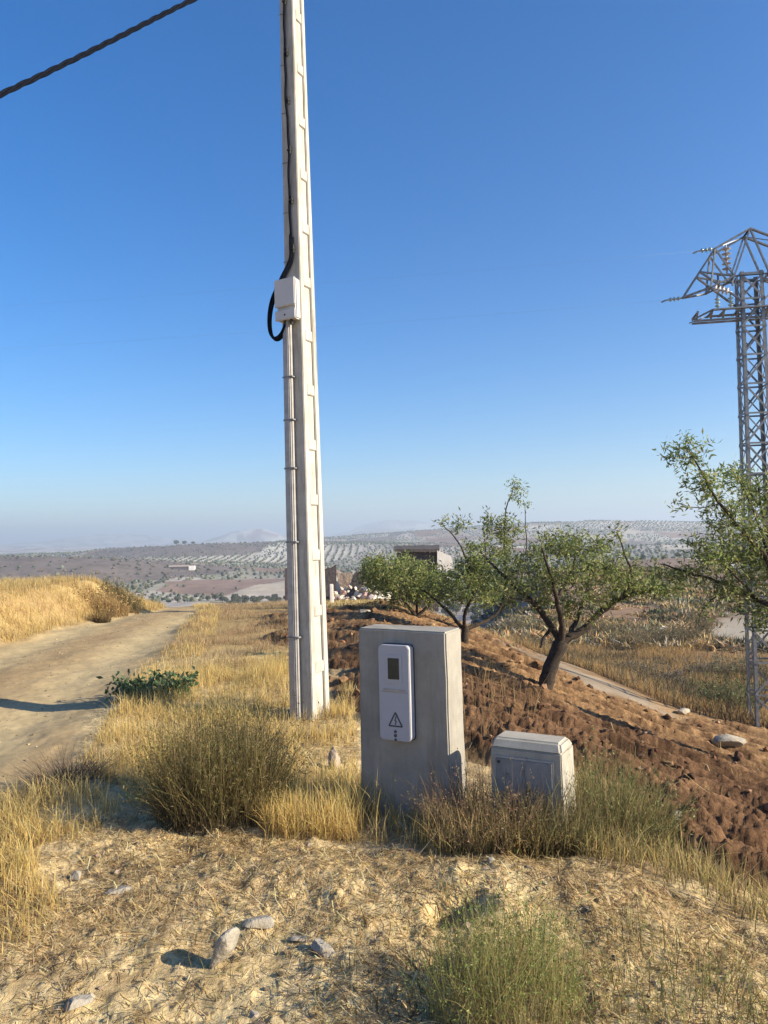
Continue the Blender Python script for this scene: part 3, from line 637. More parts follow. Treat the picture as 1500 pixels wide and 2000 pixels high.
# ------------------------------------------------------------------ low ground cabinet
FRc = at(1096, 1474, 3.95); FLc = at(958, 1458, 4.138)
a2 = Vector((FLc[0], FLc[1], 0)); b2 = Vector((FRc[0], FRc[1], 0)); Wc = (b2-a2).length; ux = (b2-a2).normalized(); th3 = math.atan2(ux.y, ux.x); ctr = (a2+b2)/2
gc = gz(ctr); hc = (FLc[2]+FRc[2])/2-gc; Dc = 0.225; ch = 0.04
cab = empty('ground_cabinet', (ctr.x, ctr.y, gc), 'low weathered grey concrete cabinet with sloping top edges, half hidden in weeds', 'cabinet', None, th3)
m = MB(); e0, e1 = -Wc/2, Wc/2
m.hexa([(e0-.006, -.004, -.25), (e1+.012, -.004, -.25), (e1+.012, Dc+.012, -.25), (e0-.006, Dc+.012, -.25), (e0, 0, hc), (e1, 0, hc), (e1, Dc, hc), (e0, Dc, hc)])
m.build('cabinet_body', M_CAB, cab, bevel=.006)
m = MB(); m.hexa([(e0-.003, -.006, hc-.004), (e1+.004, -.006, hc-.004), (e1+.004, Dc+.004, hc-.004), (e0-.003, Dc+.004, hc-.004), (e0+.008, .038, hc+.046), (e1-.016, .038, hc+.046), (e1-.016, Dc-.03, hc+.046), (e0+.008, Dc-.03, hc+.046)])
m.build('cap', M_CAB, cab, bevel=.012, seg=3)
m = MB(); m.box(e0+.03, e1-.045, -.014, -.0035, .02, hc-.05); dr = m.build('door', M_DOOR, cab, bevel=.004); dr['label'] = 'flat grey door'
m = MB(); m.box(e0+.022, e1-.037, -.0082, -.0005, .012, hc-.04); m.build('door_frame', M_DUCT, cab, bevel=.002)
m = MB(); m.box(e1-.115, e1-.108, -.0165, -.013, .03, hc-.06); m.build('rib', M_DOOR, dr)
for xx, zz_ in ((e1-.075, hc-.22), (e0+.05, hc-.07)):
    m = MB(); m.lathe((xx, -.013, zz_), (0, -1, 0), [(0, .008), (.006, .008), (.008, .004)], 10); m.build('lock', M_DARK, dr)

# ------------------------------------------------------------------ lattice pylon
pyg = at(1517, 1418, 16.2); PYX, PYY = pyg[0]+0.02, pyg[1]+0.45; PYZ = gz((PYX, PYY))
pyl = empty('lattice_pylon', (PYX, PYY, PYZ), 'tall grey steel lattice pylon with insulators at the right edge of the view', 'pylon')
ZT = 7.25-PYZ                                           # top of the legs
ang = R(10)
PU = Vector((-math.cos(ang), math.sin(ang), 0)); PV = Vector((-math.sin(ang), -math.cos(ang), 0))   # along the arms (left, away); towards the viewer
def hs(z): return 0.235+0.075*(1-z/ZT)                   # half width
def cor(i, z):
    su, sv = ((1, 1), (1, -1), (-1, -1), (-1, 1))[i]; h = hs(z); return PU*su*h+PV*sv*h+Vector((0, 0, z))
for i in range(4):
    su, sv = ((1, 1), (1, -1), (-1, -1), (-1, 1))[i]; m = MB()
    for dirv, oth in ((PU*-su, PV*sv), (PV*-sv, PU*su)):   # L profile: two thin plates
        a, b = cor(i, -.3), cor(i, ZT); t = .008; wd = .075
        q = []
        for p in (a, b): q += [p, p+dirv*wd, p+dirv*wd-oth*t, p-oth*t]
        m.hexa(q)
    m.build('leg', M_STEEL, pyl)
faces = ((0, 1), (1, 2), (2, 3), (3, 0))
nb = 15; zs = [0.05+(ZT-0.1)*(1-(1-k/nb)**1.06) for k in range(nb+1)]
for (i, j) in faces:
    m = MB(); nrm = ((cor(i, 0)+cor(j, 0))*0.5).normalized()
    for k in range(nb):
        a, b = (i, j) if k % 2 == 0 else (j, i)
        p, q = cor(a, zs[k]), cor(b, zs[k+1]); m.bar(p+nrm*.004, q+nrm*.004, .045, .007, nrm)
        m.bar(cor(i, zs[k+1])+nrm*.010, cor(j, zs[k+1])+nrm*.010, .04, .007, nrm)
        if k > nb-9:
            p, q = cor(b, zs[k]), cor(a, zs[k+1]); m.bar(p-nrm*.006, q-nrm*.006, .03, .006, nrm)
    m.build('bracing', M_STEEL, pyl)
# vaulted head: nodes along the arm (u) and height above the ground
def zt(v): return v-PYZ
NA_ = dict(A=(1.40, 6.83), B=(1.06, 7.33), C=(0.74, 7.8), D=(0.0, 8.18), E=(0.36, 7.16), G=(0.85, 6.95), Hh=(0.24, 6.62))
def nd(k, side, sv): u, z = NA_[k]; h = 0.24*(0.12 if k == 'A' else 1.0)*(0.75 if k == 'B' else 1.0); return PU*u*side+PV*h*sv+Vector((0, 0, zt(z)))
for side in (1, -1):
    m = MB()
    for sv in (1, -1):
        for a, b, wd in (('A', 'B', .05), ('B', 'C', .05), ('C', 'D', .06), ('A', 'G', .055), ('G', 'E', .055), ('E', 'D', .05), ('B', 'E', .04), ('C', 'G', .035), ('B', 'Hh', .05), ('C', 'E', .03)):
            m.bar(nd(a, side, sv), nd(b, side, sv), wd*1.2, .03)
        m.bar(nd('E', side, sv), nd('E', -side, sv), .05, .02)
    for k in 'BCDGE': m.bar(nd(k, side, 1), nd(k, side, -1), .04, .02)
    for a, b in (('B', 'C'), ('C', 'D'), ('G', 'E'), ('A', 'G')): m.bar(nd(a, side, 1), nd(b, side, -1), .03, .015)
    m.build('head_arm', M_STEEL, pyl)
# lower crossarm: a shallow box beam with end plates
m = MB(); z0, z1 = zt(6.28), zt(6.44)
for sv in (1, -1):
    m.bar(PU*1.25+PV*.10*sv+Vector((0, 0, z0+.0)), PU*.85+PV*.27*sv+Vector((0, 0, z1)), .07, .02); m.bar(PU*.85+PV*.27*sv+Vector((0, 0, z1)), PU*-.85+PV*.27*sv+Vector((0, 0, z1)), .09, .03)
    m.bar(PU*-1.25+PV*.10*sv+Vector((0, 0, z0)), PU*-.85+PV*.27*sv+Vector((0, 0, z1)), .07, .02)
    m.bar(PU*1.2+PV*.11*sv+Vector((0, 0, z0-.02)), PU*-1.2+PV*.11*sv+Vector((0, 0, z0-.02)), .08, .03)
for u in (-1.15, -.85, -.6, -.3, .3, .6, .85, 1.15):
    m.bar(PU*u+PV*.26+Vector((0, 0, z1-.03)), PU*u-PV*.26+Vector((0, 0, z1-.03)), .05, .02)
    m.bar(PU*u+PV*.11+Vector((0, 0, z0)), PU*u+PV*.26+Vector((0, 0, z1)), .04, .02)
m.build('crossarm', M_STEEL, pyl)
def discs(a, d, n_, r_, mat, gap=.10):
    m = MB(); prof = []
    for k in range(n_):
        o = .06+k*gap; prof += [(o, .018), (o+.015, r_*.55), (o+.035, r_), (o+.045, r_*.95), (o+.05, .03), (o+gap-.01, .02)]
    m.lathe(a, d, [(0, .015)]+prof+[(.06+n_*gap+.06, .012)], 12); m.build('insulator', mat, pyl, True)
    return Vector(a)+Vector(d).normalized()*(.06+n_*gap+.06)
LD = (Vector((-0.99, 0.14, 0))).normalized()           # the line runs off to the left, away
LB = PV*1.0
wires = []
for k, off in (('A', 0.0), ('C', 0.0)):
    st = nd(k, 1, 1 if k == 'C' else 0); e = discs(st, LD+Vector((0, 0, -.08)), 3, .055, M_GLASS, .085); wires.append(e)
    m = MB(); m.bar(e, e+LD*.09+Vector((0, 0, -.04)), .018, .035); m.build('clamp', M_STEEL, pyl)
discs(nd('G', 1, 1)+Vector((0, 0, -.02)), PV*0.4+PU*-1.0+Vector((0, 0, -.45)), 4, .085, M_PORC, .085)
discs(PU*.46+PV*.05+Vector((0, 0, zt(7.93))), Vector((0, 0, -1)), 5, .10, M_PORC, .11)
m = MB(); m.bar(PU*.66+Vector((0, 0, zt(7.28))), PU*.32+Vector((0, 0, zt(7.28))), .05, .03)
for u in (.64, .34): m.bar(PU*u+Vector((0, 0, zt(7.28))), PU*u+Vector((0, 0, zt(7.02))), .04, .03)
m.build('switch_frame', M_STEEL, pyl)
for u in (.72, .45, -.6): discs(PU*u+PV*.2+Vector((0, 0, z1)), Vector((0, 0, 1)), 3, .06, M_GLASS, .075)
# conductors running away to the next pylon out of sight
for wi, e in enumerate(wires):
    p0 = Vector((PYX, PYY, PYZ))+e+LD*.1; p1 = p0+Vector((-60, 7, 1.0)); m = MB(); q = []
    for k in range(25):
        t = k/24; p = p0.lerp(p1, t); p.z -= 1.3*4*t*(1-t)*0.5; q.append(p)
    m.tube(q, .0011, 5); o = m.build('power_line', M_STEEL, None, True)
    tag(o, ('thin bare wire leaving the lowest left arm tip of the steel pylon', 'thin bare wire leaving the upper left corner of the pylon head')[wi], 'power line')

# ------------------------------------------------------------------ trees
def leaf_fans(cpts, dirs, nl, ln, wd, cols, spread=0.16):
    """leaves round each twig tip: V, Q, T, C (diamond leaves of two triangles)"""
    n = len(cpts); k = n*nl; c = np.repeat(cpts, nl, 0); d = np.repeat(dirs, nl, 0)
    o = c + d*rng.uniform(-spread*1.3, spread*0.5, (k, 1)) + rng.normal(size=(k, 3))*spread*0.33
    a = d*0.7 + rng.normal(size=(k, 3))*0.75 + np.array([0, 0, -0.12]); a /= np.linalg.norm(a, axis=1)[:, None]
    s = np.cross(a, rng.normal(size=(k, 3))); s /= np.linalg.norm(s, axis=1)[:, None]; u = np.cross(a, s)
    L = ln*(0.6+0.7*rng.random((k, 1))); Wd = wd*(0.7+0.6*rng.random((k, 1)))*0.5
    V = np.stack([o, o+a*L*0.45-s*Wd+u*Wd*0.4, o+a*L+u*L*0.12*rng.normal(size=(k, 1)), o+a*L*0.45+s*Wd+u*Wd*0.4], 1)
    b = (np.arange(k)*4)[:, None]; T = np.concatenate([b+np.array([[0, 1, 2]]), b+np.array([[0, 2, 3]])])
    cc = np.repeat(pick(cols, k, 0.2), 4, 0)
    return V.reshape(-1, 3), np.zeros((0, 4), int), T, cc
ALM = [(.17, .215, .06), (.225, .265, .08), (.13, .17, .05), (.29, .305, .105), (.10, .14, .047), (.35, .34, .14)]
def polyline(pts, D, rad):
    P_ = [Vector(at(p[0], p[1], D+(p[2] if len(p) > 2 else 0))) for p in pts]; P_ = smooth_path(P_, 2); n = len(P_)
    return P_, [rad[0]+(rad[1]-rad[0])*(i/(n-1))**0.8 for i in range(n)]
def tree(label, base, D, trunk, limbs, crowns, nl=14, leaf=(.075, .02), cols=ALM, group='almond trees on the ploughed slope'):
    g = at(base[0], base[1], D); g = Vector((g[0], g[1], gz(g)))
    root = empty('almond_tree', g, label, 'tree', group)
    m = MB(); tr_pts, tr_r = polyline(trunk[0], D, trunk[1]); tr_pts[0].z = g.z-0.12
    tr_pts = [p-g for p in tr_pts]; jit = [1+0.12*random.uniform(-1, 1) for _ in tr_r]
    tr_r[0] *= 1.25; m.tube(tr_pts, [a*b for a, b in zip(tr_r, jit)], 10)
    m.build('trunk', M_BARK, root, True)
    nodes = []; br = MB()
    for pts, rad in limbs:
        P_, r_ = polyline(pts, D, rad); P_ = [p-g for p in P_]
        for i in range(1, len(P_)): P_[i] += Vector((random.uniform(-1, 1), random.uniform(-1, 1), random.uniform(-1, 1)))*0.012
        br.tube(P_, r_, 7); nodes += [(np.array(p), r) for p, r in zip(P_[len(P_)//4:], r_[len(P_)//4:])]
    NP = np.array([q[0] for q in nodes]); NRd = [q[1] for q in nodes]
    tips = []
    for (cx, cy, cd_, rx, ry, rd, n) in crowns:
        c = at(cx, cy, D+cd_)-np.array(g); sc = D/F
        q = rng.normal(size=(n, 3)); q /= np.linalg.norm(q, axis=1)[:, None]; q *= (rng.random((n, 1))**0.42)
        tips += list(c + q[:, 0:1]*rx*sc*_r + q[:, 1:2]*rd*np.array([0, 1.0, 0]) + q[:, 2:3]*ry*sc*np.array([0, 0, 1.0]))
    tips = np.array(tips); dist = np.min(np.linalg.norm(tips[:, None]-NP[None], axis=2), 1); order = np.argsort(dist)
    tw = MB(); TD = []; TP = []
    for i in order:
        t = tips[i]; d2 = np.linalg.norm(NP-t, axis=1); d2 = d2 + 0.25*np.maximum(NP[:, 2]-t[2], 0); j = int(np.argmin(d2)); a = NP[j]; L = np.linalg.norm(t-a)
        if L < 0.03: t = t+rng.normal(size=3)*0.05; L = np.linalg.norm(t-a)
        mid = (a+t)/2 + np.array([0, 0, -0.10*L]) + rng.normal(size=3)*0.05*L
        r0 = min(NRd[j]*0.7, 0.004+0.012*L)
        tw.tube([a, mid, t], [r0, r0*0.75, 0.0022], 4, cap=False)
        NP = np.vstack([NP, mid, t]); NRd += [r0*0.75, 0.004]
        d = t-mid; TD.append(d/np.linalg.norm(d)); TP.append(t); 
        if L > 0.35: TD.append(TD[-1]); TP.append(mid)
    br.add(tw.v, tw.f); br.build('branches', M_BARK, root, True)
    V, Q, T, C = leaf_fans(np.array(TP), np.array(TD), nl, leaf[0], leaf[1], cols)
    np_mesh('crown', V, [T], M_LEAF, C, False, root)
    return root
tree('leaning almond tree with a thick dark trunk forking low, behind the low cabinet', (1065, 1374), 12.4,
     ([(1062, 1380), (1064, 1345), (1076, 1298), (1098, 1252)], (.15, .115)),
     [([(1096, 1256), (1078, 1222, .05), (1042, 1176, .1), (1002, 1142, .1), (962, 1105, .2), (940, 1078, .3)], (.075, .012)),
      ([(1096, 1256), (1098, 1215, -.2), (1086, 1165, -.4), (1076, 1120, -.6), (1058, 1068, -.7)], (.07, .01)),
      ([(1088, 1170, -.35), (1112, 1130, 0), (1126, 1085, .2), (1116, 1045, .3)], (.04, .008)),
      ([(1096, 1254), (1142, 1230, .1), (1178, 1190, .2), (1216, 1166, .2), (1270, 1152, .2), (1330, 1150, .1)], (.085, .012)),
      ([(1216, 1166, .2), (1238, 1125, 0), (1216, 1075, -.1), (1205, 1035, -.1)], (.035, .006)),
      ([(1078, 1222, .05), (1066, 1240, -.1), (1056, 1264, -.15)], (.035, .02)),
      ([(1110, 1246), (1130, 1200, .6), (1150, 1140, .9), (1160, 1090, 1.0)], (.055, .008)),
      ([(1042, 1176, .1), (1012, 1172, -.4), (980, 1155, -.7)], (.03, .006))],
     [(1110, 1120, 0, 130, 70, .95, 165), (1210, 1125, .1, 100, 54, .7, 115), (1015, 1130, 0, 90, 60, .8, 100), (1110, 1062, .1, 90, 30, .6, 85), (1280, 1142, .1, 60, 24, .3, 40), (1206, 1040, 0, 14, 16, .1, 5), (1120, 1185, .2, 90, 30, .5, 45)], 16, (.085, .024))
tree('almond tree with a slender trunk and tall wispy shoots, right behind the meter pedestal', (906, 1292), 15.0,
     ([(905, 1300), (906, 1262), (909, 1226)], (.085, .075)),
     [([(909, 1230), (882, 1202, .1), (856, 1176, .2), (822, 1150, .2)], (.05, .01)), ([(909, 1230), (906, 1200, -.2), (928, 1160, -.3), (918, 1105, -.4), (890, 1050, -.4), (862, 1022, -.4)], (.045, .006)),
      ([(909, 1228), (950, 1214, .2), (976, 1194, .3), (990, 1150, .3), (986, 1085, .3), (985, 1000, .2), (1006, 945, .2)], (.05, .006)), ([(976, 1194, .3), (1010, 1160, .2), (1030, 1090, .1), (1025, 990, .1)], (.03, .005)), ([(928, 1160, -.3), (950, 1100, -.2), (945, 1030, -.2)], (.03, .005))],
     [(914, 1140, 0, 80, 48, .9, 185), (960, 1120, .1, 58, 64, .6, 100), (980, 1040, .2, 42, 55, .4, 60), (905, 1020, -.3, 30, 12, .2, 8), (862, 1022, -.4, 12, 8, .1, 3), (1010, 975, .2, 28, 28, .2, 9), (1008, 942, .2, 8, 8, .1, 3), (935, 1085, -.2, 45, 30, .5, 40)], 18, (.09, .026))
tree('small bushy almond tree with a dense round crown, left of the other trees', (812, 1228), 18.0,
     ([(812, 1240), (813, 1204)], (.09, .075)), [([(813, 1206), (796, 1182), (768, 1150), (735, 1120)], (.05, .01)), ([(813, 1206), (834, 1184), (858, 1160), (868, 1130)], (.05, .01)), ([(813, 1206), (815, 1160, .3), (800, 1110, .3)], (.04, .008))],
     [(784, 1126, 0, 88, 44, .9, 250), (850, 1146, 0, 42, 28, .6, 95), (735, 1115, 0, 38, 34, .5, 60), (800, 1165, 0, 60, 22, .5, 50)], 18, (.095, .028))
tree('small almond tree with a very thin trunk, farthest of the row', (787, 1222), 20.0,
     ([(787, 1232), (787, 1195)], (.06, .05)), [([(787, 1198), (772, 1165), (750, 1130)], (.035, .008)), ([(787, 1198), (796, 1160), (806, 1110)], (.035, .008))],
     [(770, 1122, .2, 74, 42, .7, 130), (730, 1130, .1, 26, 36, .4, 34)], 18, (.10, .032))
tree('almond tree reaching in from the right edge with long upright shoots, before the pylon', (1640, 1490), 9.5,
     ([(1640, 1500), (1612, 1390), (1576, 1270), (1530, 1198)], (.14, .10)),
     [([(1530, 1198), (1482, 1172, .1), (1440, 1148, .2), (1392, 1132, .2), (1335, 1116, .1), (1288, 1100, .1)], (.045, .006)),
      ([(1540, 1210), (1506, 1100, -.1), (1455, 1042, -.2), (1405, 985, -.2), (1372, 930, -.2), (1342, 868, -.2)], (.045, .005)),
      ([(1520, 1130, -.1), (1476, 1010, .1), (1442, 930, .1)], (.03, .005)), ([(1540, 1210), (1510, 1080, .4), (1488, 1000, .5), (1478, 925, .5)], (.04, .005)),
      ([(1482, 1172, .1), (1412, 1098, -.2), (1362, 1062, -.3)], (.022, .005)), ([(1405, 985, -.2), (1360, 992, -.2), (1322, 984, -.2)], (.01, .003)),
      ([(1440, 1148, .2), (1402, 1160, 0), (1370, 1190, 0), (1364, 1215, 0)], (.012, .004)), ([(1545, 1215), (1590, 1100, .3), (1610, 980, .4)], (.05, .006)), ([(1570, 1255), (1660, 1150, 0), (1720, 1050, 0)], (.05, .006))],
     [(1342, 880, -.2, 36, 28, .18, 22), (1308, 890, -.2, 16, 9, .1, 6), (1366, 945, -.2, 36, 36, .2, 28), (1432, 935, .1, 32, 34, .2, 26), (1412, 1000, -.1, 44, 38, .3, 40), (1480, 970, .4, 38, 52, .3, 44), (1455, 1050, 0, 60, 48, .4, 66), (1385, 1080, -.2, 52, 40, .3, 42), (1490, 1110, .2, 44, 50, .4, 56), (1330, 1125, .1, 55, 24, .25, 26), (1425, 1155, .1, 60, 26, .25, 34), (1480, 1200, .1, 40, 36, .3, 34), (1440, 1100, .2, 60, 40, .3, 40), (1326, 985, -.2, 14, 6, .1, 3), (1366, 1195, 0, 14, 24, .1, 5), (1610, 1020, .3, 100, 120, .8, 120), (1680, 1120, 0, 110, 80, .8, 80)], 15, (.08, .021))

# ------------------------------------------------------------------ shrubs and single plants
def shrub(name, label, px, py, h, rad, n, c0, c1, lean=0.5, wd=0.005, leaves=0, lcols=None, leaf=(.03, .012), cat='shrub', group=None, seg=4, base=.45, out=.62, depth=None):
    p = gnd(px, py) if depth is None else at(px, py, depth)[:2]
    g = Vector((p[0], p[1], gz(p))); root = empty(name, g, label, cat, group)
    q = rng.normal(size=(n, 2)); q *= (rng.random((n, 1))**0.5/np.linalg.norm(q, axis=1)[:, None]); pos = q*rad*base; hv = 0.75+0.8*np.clip(0.5+1.2*vn(q[:, 0]*2.3+px, q[:, 1]*2.3+py, 3), 0, 1)*0.5
    hh = h*np.clip(1-0.35*np.hypot(q[:, 0], q[:, 1])**2+0.22*rng.normal(size=n), 0.25, 1.4)*hv
    V, Q, T, C = blades(pos, hh, wd*(0.6+0.8*rng.random(n)), lean*np.abs(rng.normal(size=n))*0.8, pick(c0, n), pick(c1, n), seg, z=np.zeros(n)-0.02+H(pos[:, 0]+g.x, pos[:, 1]+g.y)-g.z)
    # lean outwards rather than at random
    vv = V.reshape(n, -1, 3); tt = np.clip(vv[:, :, 2]/np.maximum(hh[:, None], 1e-3), 0, 1.2)
    vv[:, :, 0] += q[:, 0:1]*tt**1.4*rad*out; vv[:, :, 1] += q[:, 1:2]*tt**1.4*rad*out
    np_mesh('stems', vv.reshape(-1, 3), [Q, T], M_GRASS, C, False, root)
    if leaves:
        k = rng.integers(0, n, leaves); t = 0.35+0.65*rng.random(leaves)**0.7; s_ = np.minimum((t*seg).astype(int), seg-1)
        P_ = vv[k, 2*s_]*(1-(t*seg-s_))[:, None] + vv[k, np.minimum(2*s_+2, 2*seg)]*(t*seg-s_)[:, None]
        D_ = np.stack([q[k, 0]*0.5, q[k, 1]*0.5, np.full(leaves, 0.8)], 1); D_ /= np.linalg.norm(D_, axis=1)[:, None]
        V, Q, T, C = leaf_fans(P_, D_, 3, leaf[0], leaf[1], lcols, leaf[0]*1.2)
        np_mesh('foliage', V, [T], M_LEAF, C, False, root)
    return root
BR0 = [(.10, .075, .045), (.14, .10, .06), (.08, .06, .04)]
OLV1 = [(.22, .20, .065), (.28, .24, .09), (.18, .17, .055), (.40, .31, .14)]
shrub('broom_bush', 'large olive-brown broom bush of thin upright stems, beside the dirt road', 428, 1588, .60, .40, 2500, BR0, [(.17, .15, .045), (.22, .19, .06), (.14, .125, .045), (.30, .23, .09), (.38, .29, .12), (.46, .36, .16)], .6, .0036, 2200, [(.15, .14, .045), (.24, .20, .08), (.12, .11, .04), (.20, .15, .07)], (.024, .006), base=.95, out=.22)
shrub('dead_brush', 'low dead grey-brown brush at the edge of the dirt road', 135, 1530, .26, .50, 700, [(.12, .09, .065)], [(.26, .19, .13), (.18, .13, .09)], .9, .0045)
shrub('leafy_plant', 'low dark green leafy plant on the road edge at the tip of the pole shadow', 302, 1362, .22, .56, 150, [(.09, .09, .05)], [(.10, .14, .06)],   .5, .008, 360, [(.045, .085, .04), (.07, .115, .05), (.10, .14, .06), (.16, .19, .10)], (.075, .04), cat='plant')
shrub('feathery_weed', 'fresh green feathery weed in the near right foreground', 985, 1968, .33, .31, 1150, [(.20, .17, .07), (.26, .20, .09)], [(.30, .30, .10), (.24, .27, .08), (.40, .36, .15), (.46, .38, .17)], .55, .0024, 1100, [(.20, .25, .07), (.28, .30, .10), (.14, .18, .05)], (.014, .005), cat='plant', base=.85, out=.15)
shrub('feathery_weed', 'olive green weed low in the right corner of the foreground', 1330, 1985, .17, .50, 800, DRY0+GRN0, GRN1+DRY1[:1], .6, .0035, 300, [(.20, .23, .07), (.26, .24, .10)], (.014, .005), cat='plant', base=.9, out=.15)
shrub('tangled_shrub', 'bushy green-brown shrub against the right side of the low cabinet', 1178, 1635, .42, .46, 1700, BR0, [(.26, .24, .09), (.20, .20, .07), (.33, .26, .12)], .5, .004, 700, [(.19, .21, .075), (.25, .23, .10), (.13, .14, .05)], (.022, .008), base=.8, out=.3)
shrub('tangled_shrub', 'reddish brown dry shrub between the pedestal and the low cabinet', 965, 1652, .40, .40, 1600, BR0, [(.36, .23, .14), (.28, .17, .11), (.42, .30, .17), (.22, .19, .08)], .6, .003, 1800, [(.40, .23, .16), (.28, .18, .11), (.24, .21, .10)], (.011, .005), base=.8, out=.25)
shrub('tangled_shrub', 'dark olive weedy shrub right in front of the door of the low cabinet', 1068, 1668, .33, .32, 1000, BR0, [(.20, .17, .075), (.15, .13, .06), (.28, .24, .10)], .5, .0045, 300, [(.15, .15, .06), (.22, .19, .09)], (.016, .007), base=.8, out=.25)
shrub('bank_shrub', 'rust brown bushy plant on the crest of the grassy bank', 206, 1162, .55, .7, 500, DRY0, [(.52, .37, .16), (.42, .28, .12)], .5, .012, 220, [(.48, .32, .14), (.36, .25, .11)], (.07, .03), depth=19.0, base=.8, out=.25)
shrub('bank_shrub', 'dark olive shrub at the right end of the grassy bank', 243, 1158, .65, .5, 400, BR0, [(.25, .19, .09), (.18, .15, .07)], .5, .012, 250, [(.17, .16, .07), (.25, .19, .09)], (.07, .03), depth=20.5, base=.8, out=.25)
shrub('bank_shrub', 'small brown tuft low on the grassy bank by the road', 200, 1180, .40, .4, 260, BR0, [(.30, .21, .09)], .6, .012, depth=17.6)
GG = [(.11, .105, .06), (.17, .155, .09), (.24, .205, .12), (.30, .25, .16), (.085, .085, .05)]
for i, (px, py, h, rd, lab, cc) in enumerate([
    (1255, 1262, 1.1, 1.9, 'wide grey-green thorny shrub on the far slope under the right limb of the leaning tree', GG),
    (1180, 1244, 1.0, 1.6, 'grey-green shrub on the far slope straight behind the forked tree', GG),
    (1330, 1256, .9, 1.3, 'dull green shrub halfway up the weedy slope, left of the pale track', GG),
    (1372, 1246, 1.5, .8, 'narrow upright dark shrub at the near edge of the pale track', GG),
    (1010, 1236, .8, 1.2, 'pale green shrub beside the top of the footpath', GG),
    (1290, 1338, .6, .9, 'dark prickly shrub in the middle of the rusty weed slope', [(.08, .075, .05), (.14, .12, .08), (.25, .22, .18)]),
    (1385, 1322, .6, 1.0, 'grey thorny shrub in the weeds left of the pylon foot', [(.10, .09, .06), (.17, .15, .10), (.26, .24, .20)]),
    (1432, 1392, .9, 1.0, 'fresh green shrub at the foot of the pylon', [(.10, .13, .045), (.15, .18, .06), (.07, .09, .035)]),
    (1232, 1322, .5, .8, 'low brown-green shrub above the footpath', [(.12, .11, .06), (.2, .16, .1)]),
    (1462, 1330, .9, 1.2, 'dark green shrub behind the legs of the pylon', GG[:3])]):
    shrub('slope_shrub', lab, px, py, h, rd, 320, BR0, [(.22, .17, .10), (.28, .22, .14)], .6, .012, 480, cc, (.085, .03), group='shrubs on the weedy slope', seg=3)

# ------------------------------------------------------------------ stones
def rock(px, py, size, label, scale=(1, 1, .7), rot=0.0, seed=0, mat=None, cuts=5, sink=0.3, depth=None, tilt=0.0):
    p = gnd(px, py) if depth is None else at(px, py, depth)[:2]
    r_ = random.Random(seed); bm = bmesh.new(); bmesh.ops.create_icosphere(bm, subdivisions=3, radius=1.0)
    for _ in range(cuts):
        n = Vector((r_.gauss(0, 1), r_.gauss(0, 1), r_.gauss(0, 1))).normalized(); d = r_.uniform(.45, .75)
        for v in bm.verts:
            q = v.co.dot(n)
            if q > d: v.co -= n*(q-d)*0.93
    for v in bm.verts:
        v.co *= 1+0.10*float(fbm(np.array([v.co.x*2+seed]), np.array([v.co.y*2+v.co.z*1.7]), 55, 3)[0])
        v.co = Vector((v.co.x*scale[0], v.co.y*scale[1], v.co.z*scale[2]))*size
    bm.transform(Matrix.Rotation(rot, 4, 'Z') @ Matrix.Rotation(tilt, 4, 'Y'))
    me = bpy.data.meshes.new('stone'); bm.to_mesh(me); bm.free(); me.materials.append(mat or M_STONE)
    o = bpy.data.objects.new('stone', me); COL.objects.link(o)
    zmin = min(v.co.z for v in me.vertices); o.location = (p[0], p[1], gz(p)-zmin*(1-sink))
    return tag(o, label, 'stone', 'loose stones')
rock(440, 1880, .085, 'sharp wedge-shaped pale stone standing on edge in the foreground straw', (.42, .85, 1.05), -.5, 43, cuts=8, sink=.22, tilt=.42)
rock(508, 1815, .055, 'flat pale stone just behind the sharp wedge stone', (1.3, .9, .45), .3, 3)
rock(630, 1866, .05, 'narrow tilted pale stone to the right of the wedge stone', (1.4, .55, .5), -.6, 5, tilt=.3)
rock(585, 1838, .035, 'small flat grey stone between the two larger foreground stones', (1.2, .8, .4), .2, 8)
rock(232, 1752, .045, 'half-buried grey-brown flat stone among the straw on the left', (1.4, .9, .4), .1, 9, sink=.5)
rock(148, 1726, .035, 'small whitish stone at the left near the clump of grass', (1, .9, .8), .5, 11)
rock(150, 1962, .042, 'rough pale stone with a dark hollow at the lower left corner', (1.4, .8, .5), .7, 13)
rock(655, 1500, .085, 'upright dark pointed stone fragment left of the meter pedestal', (.6, .5, 1.1), .4, 15, mat=M_RUIN)
rock(522, 1316, .07, 'pale stone lying on the verge left of the pole', (1.3, .8, .6), -.5, 17)
rock(1425, 1474, .20, 'big rounded tan stone in the ploughed field under the right tree', (1.4, .9, .55), .2, 19)
rock(1272, 1622, .035, 'small orange-tan stone at the near edge of the field', (1, .8, .8), .9, 21)
rock(1325, 1634, .035, 'small pale stone in the furrow beside the orange-tan one', (1, .7, .9), .2, 23)
rock(1335, 1396, .14, 'pale flat stone on the upper edge of the field near the pylon', (1.3, .8, .5), .5, 25)
rock(1300, 1235, .30, 'white stone block among the thorny shrubs on the far slope', (1.2, .7, .7), .4, 27, mat=M_WALL)
rock(355, 1148, .22, 'whitish stone at the far bend of the dirt road', (1.3, .8, .6), .4, 29)
rock(712, 1206, .13, 'light stone at the top edge of the ploughed field behind the pedestal', (1.1, .8, .8), .4, 31)
rock(1060, 1905, .03, 'little tan stone by the feathery green weed', (1, .8, .7), .4, 33)
rock(960, 1735, .022, 'tiny pale pebble at the lip of the dark hollow', (1, .8, .7), .1, 35)

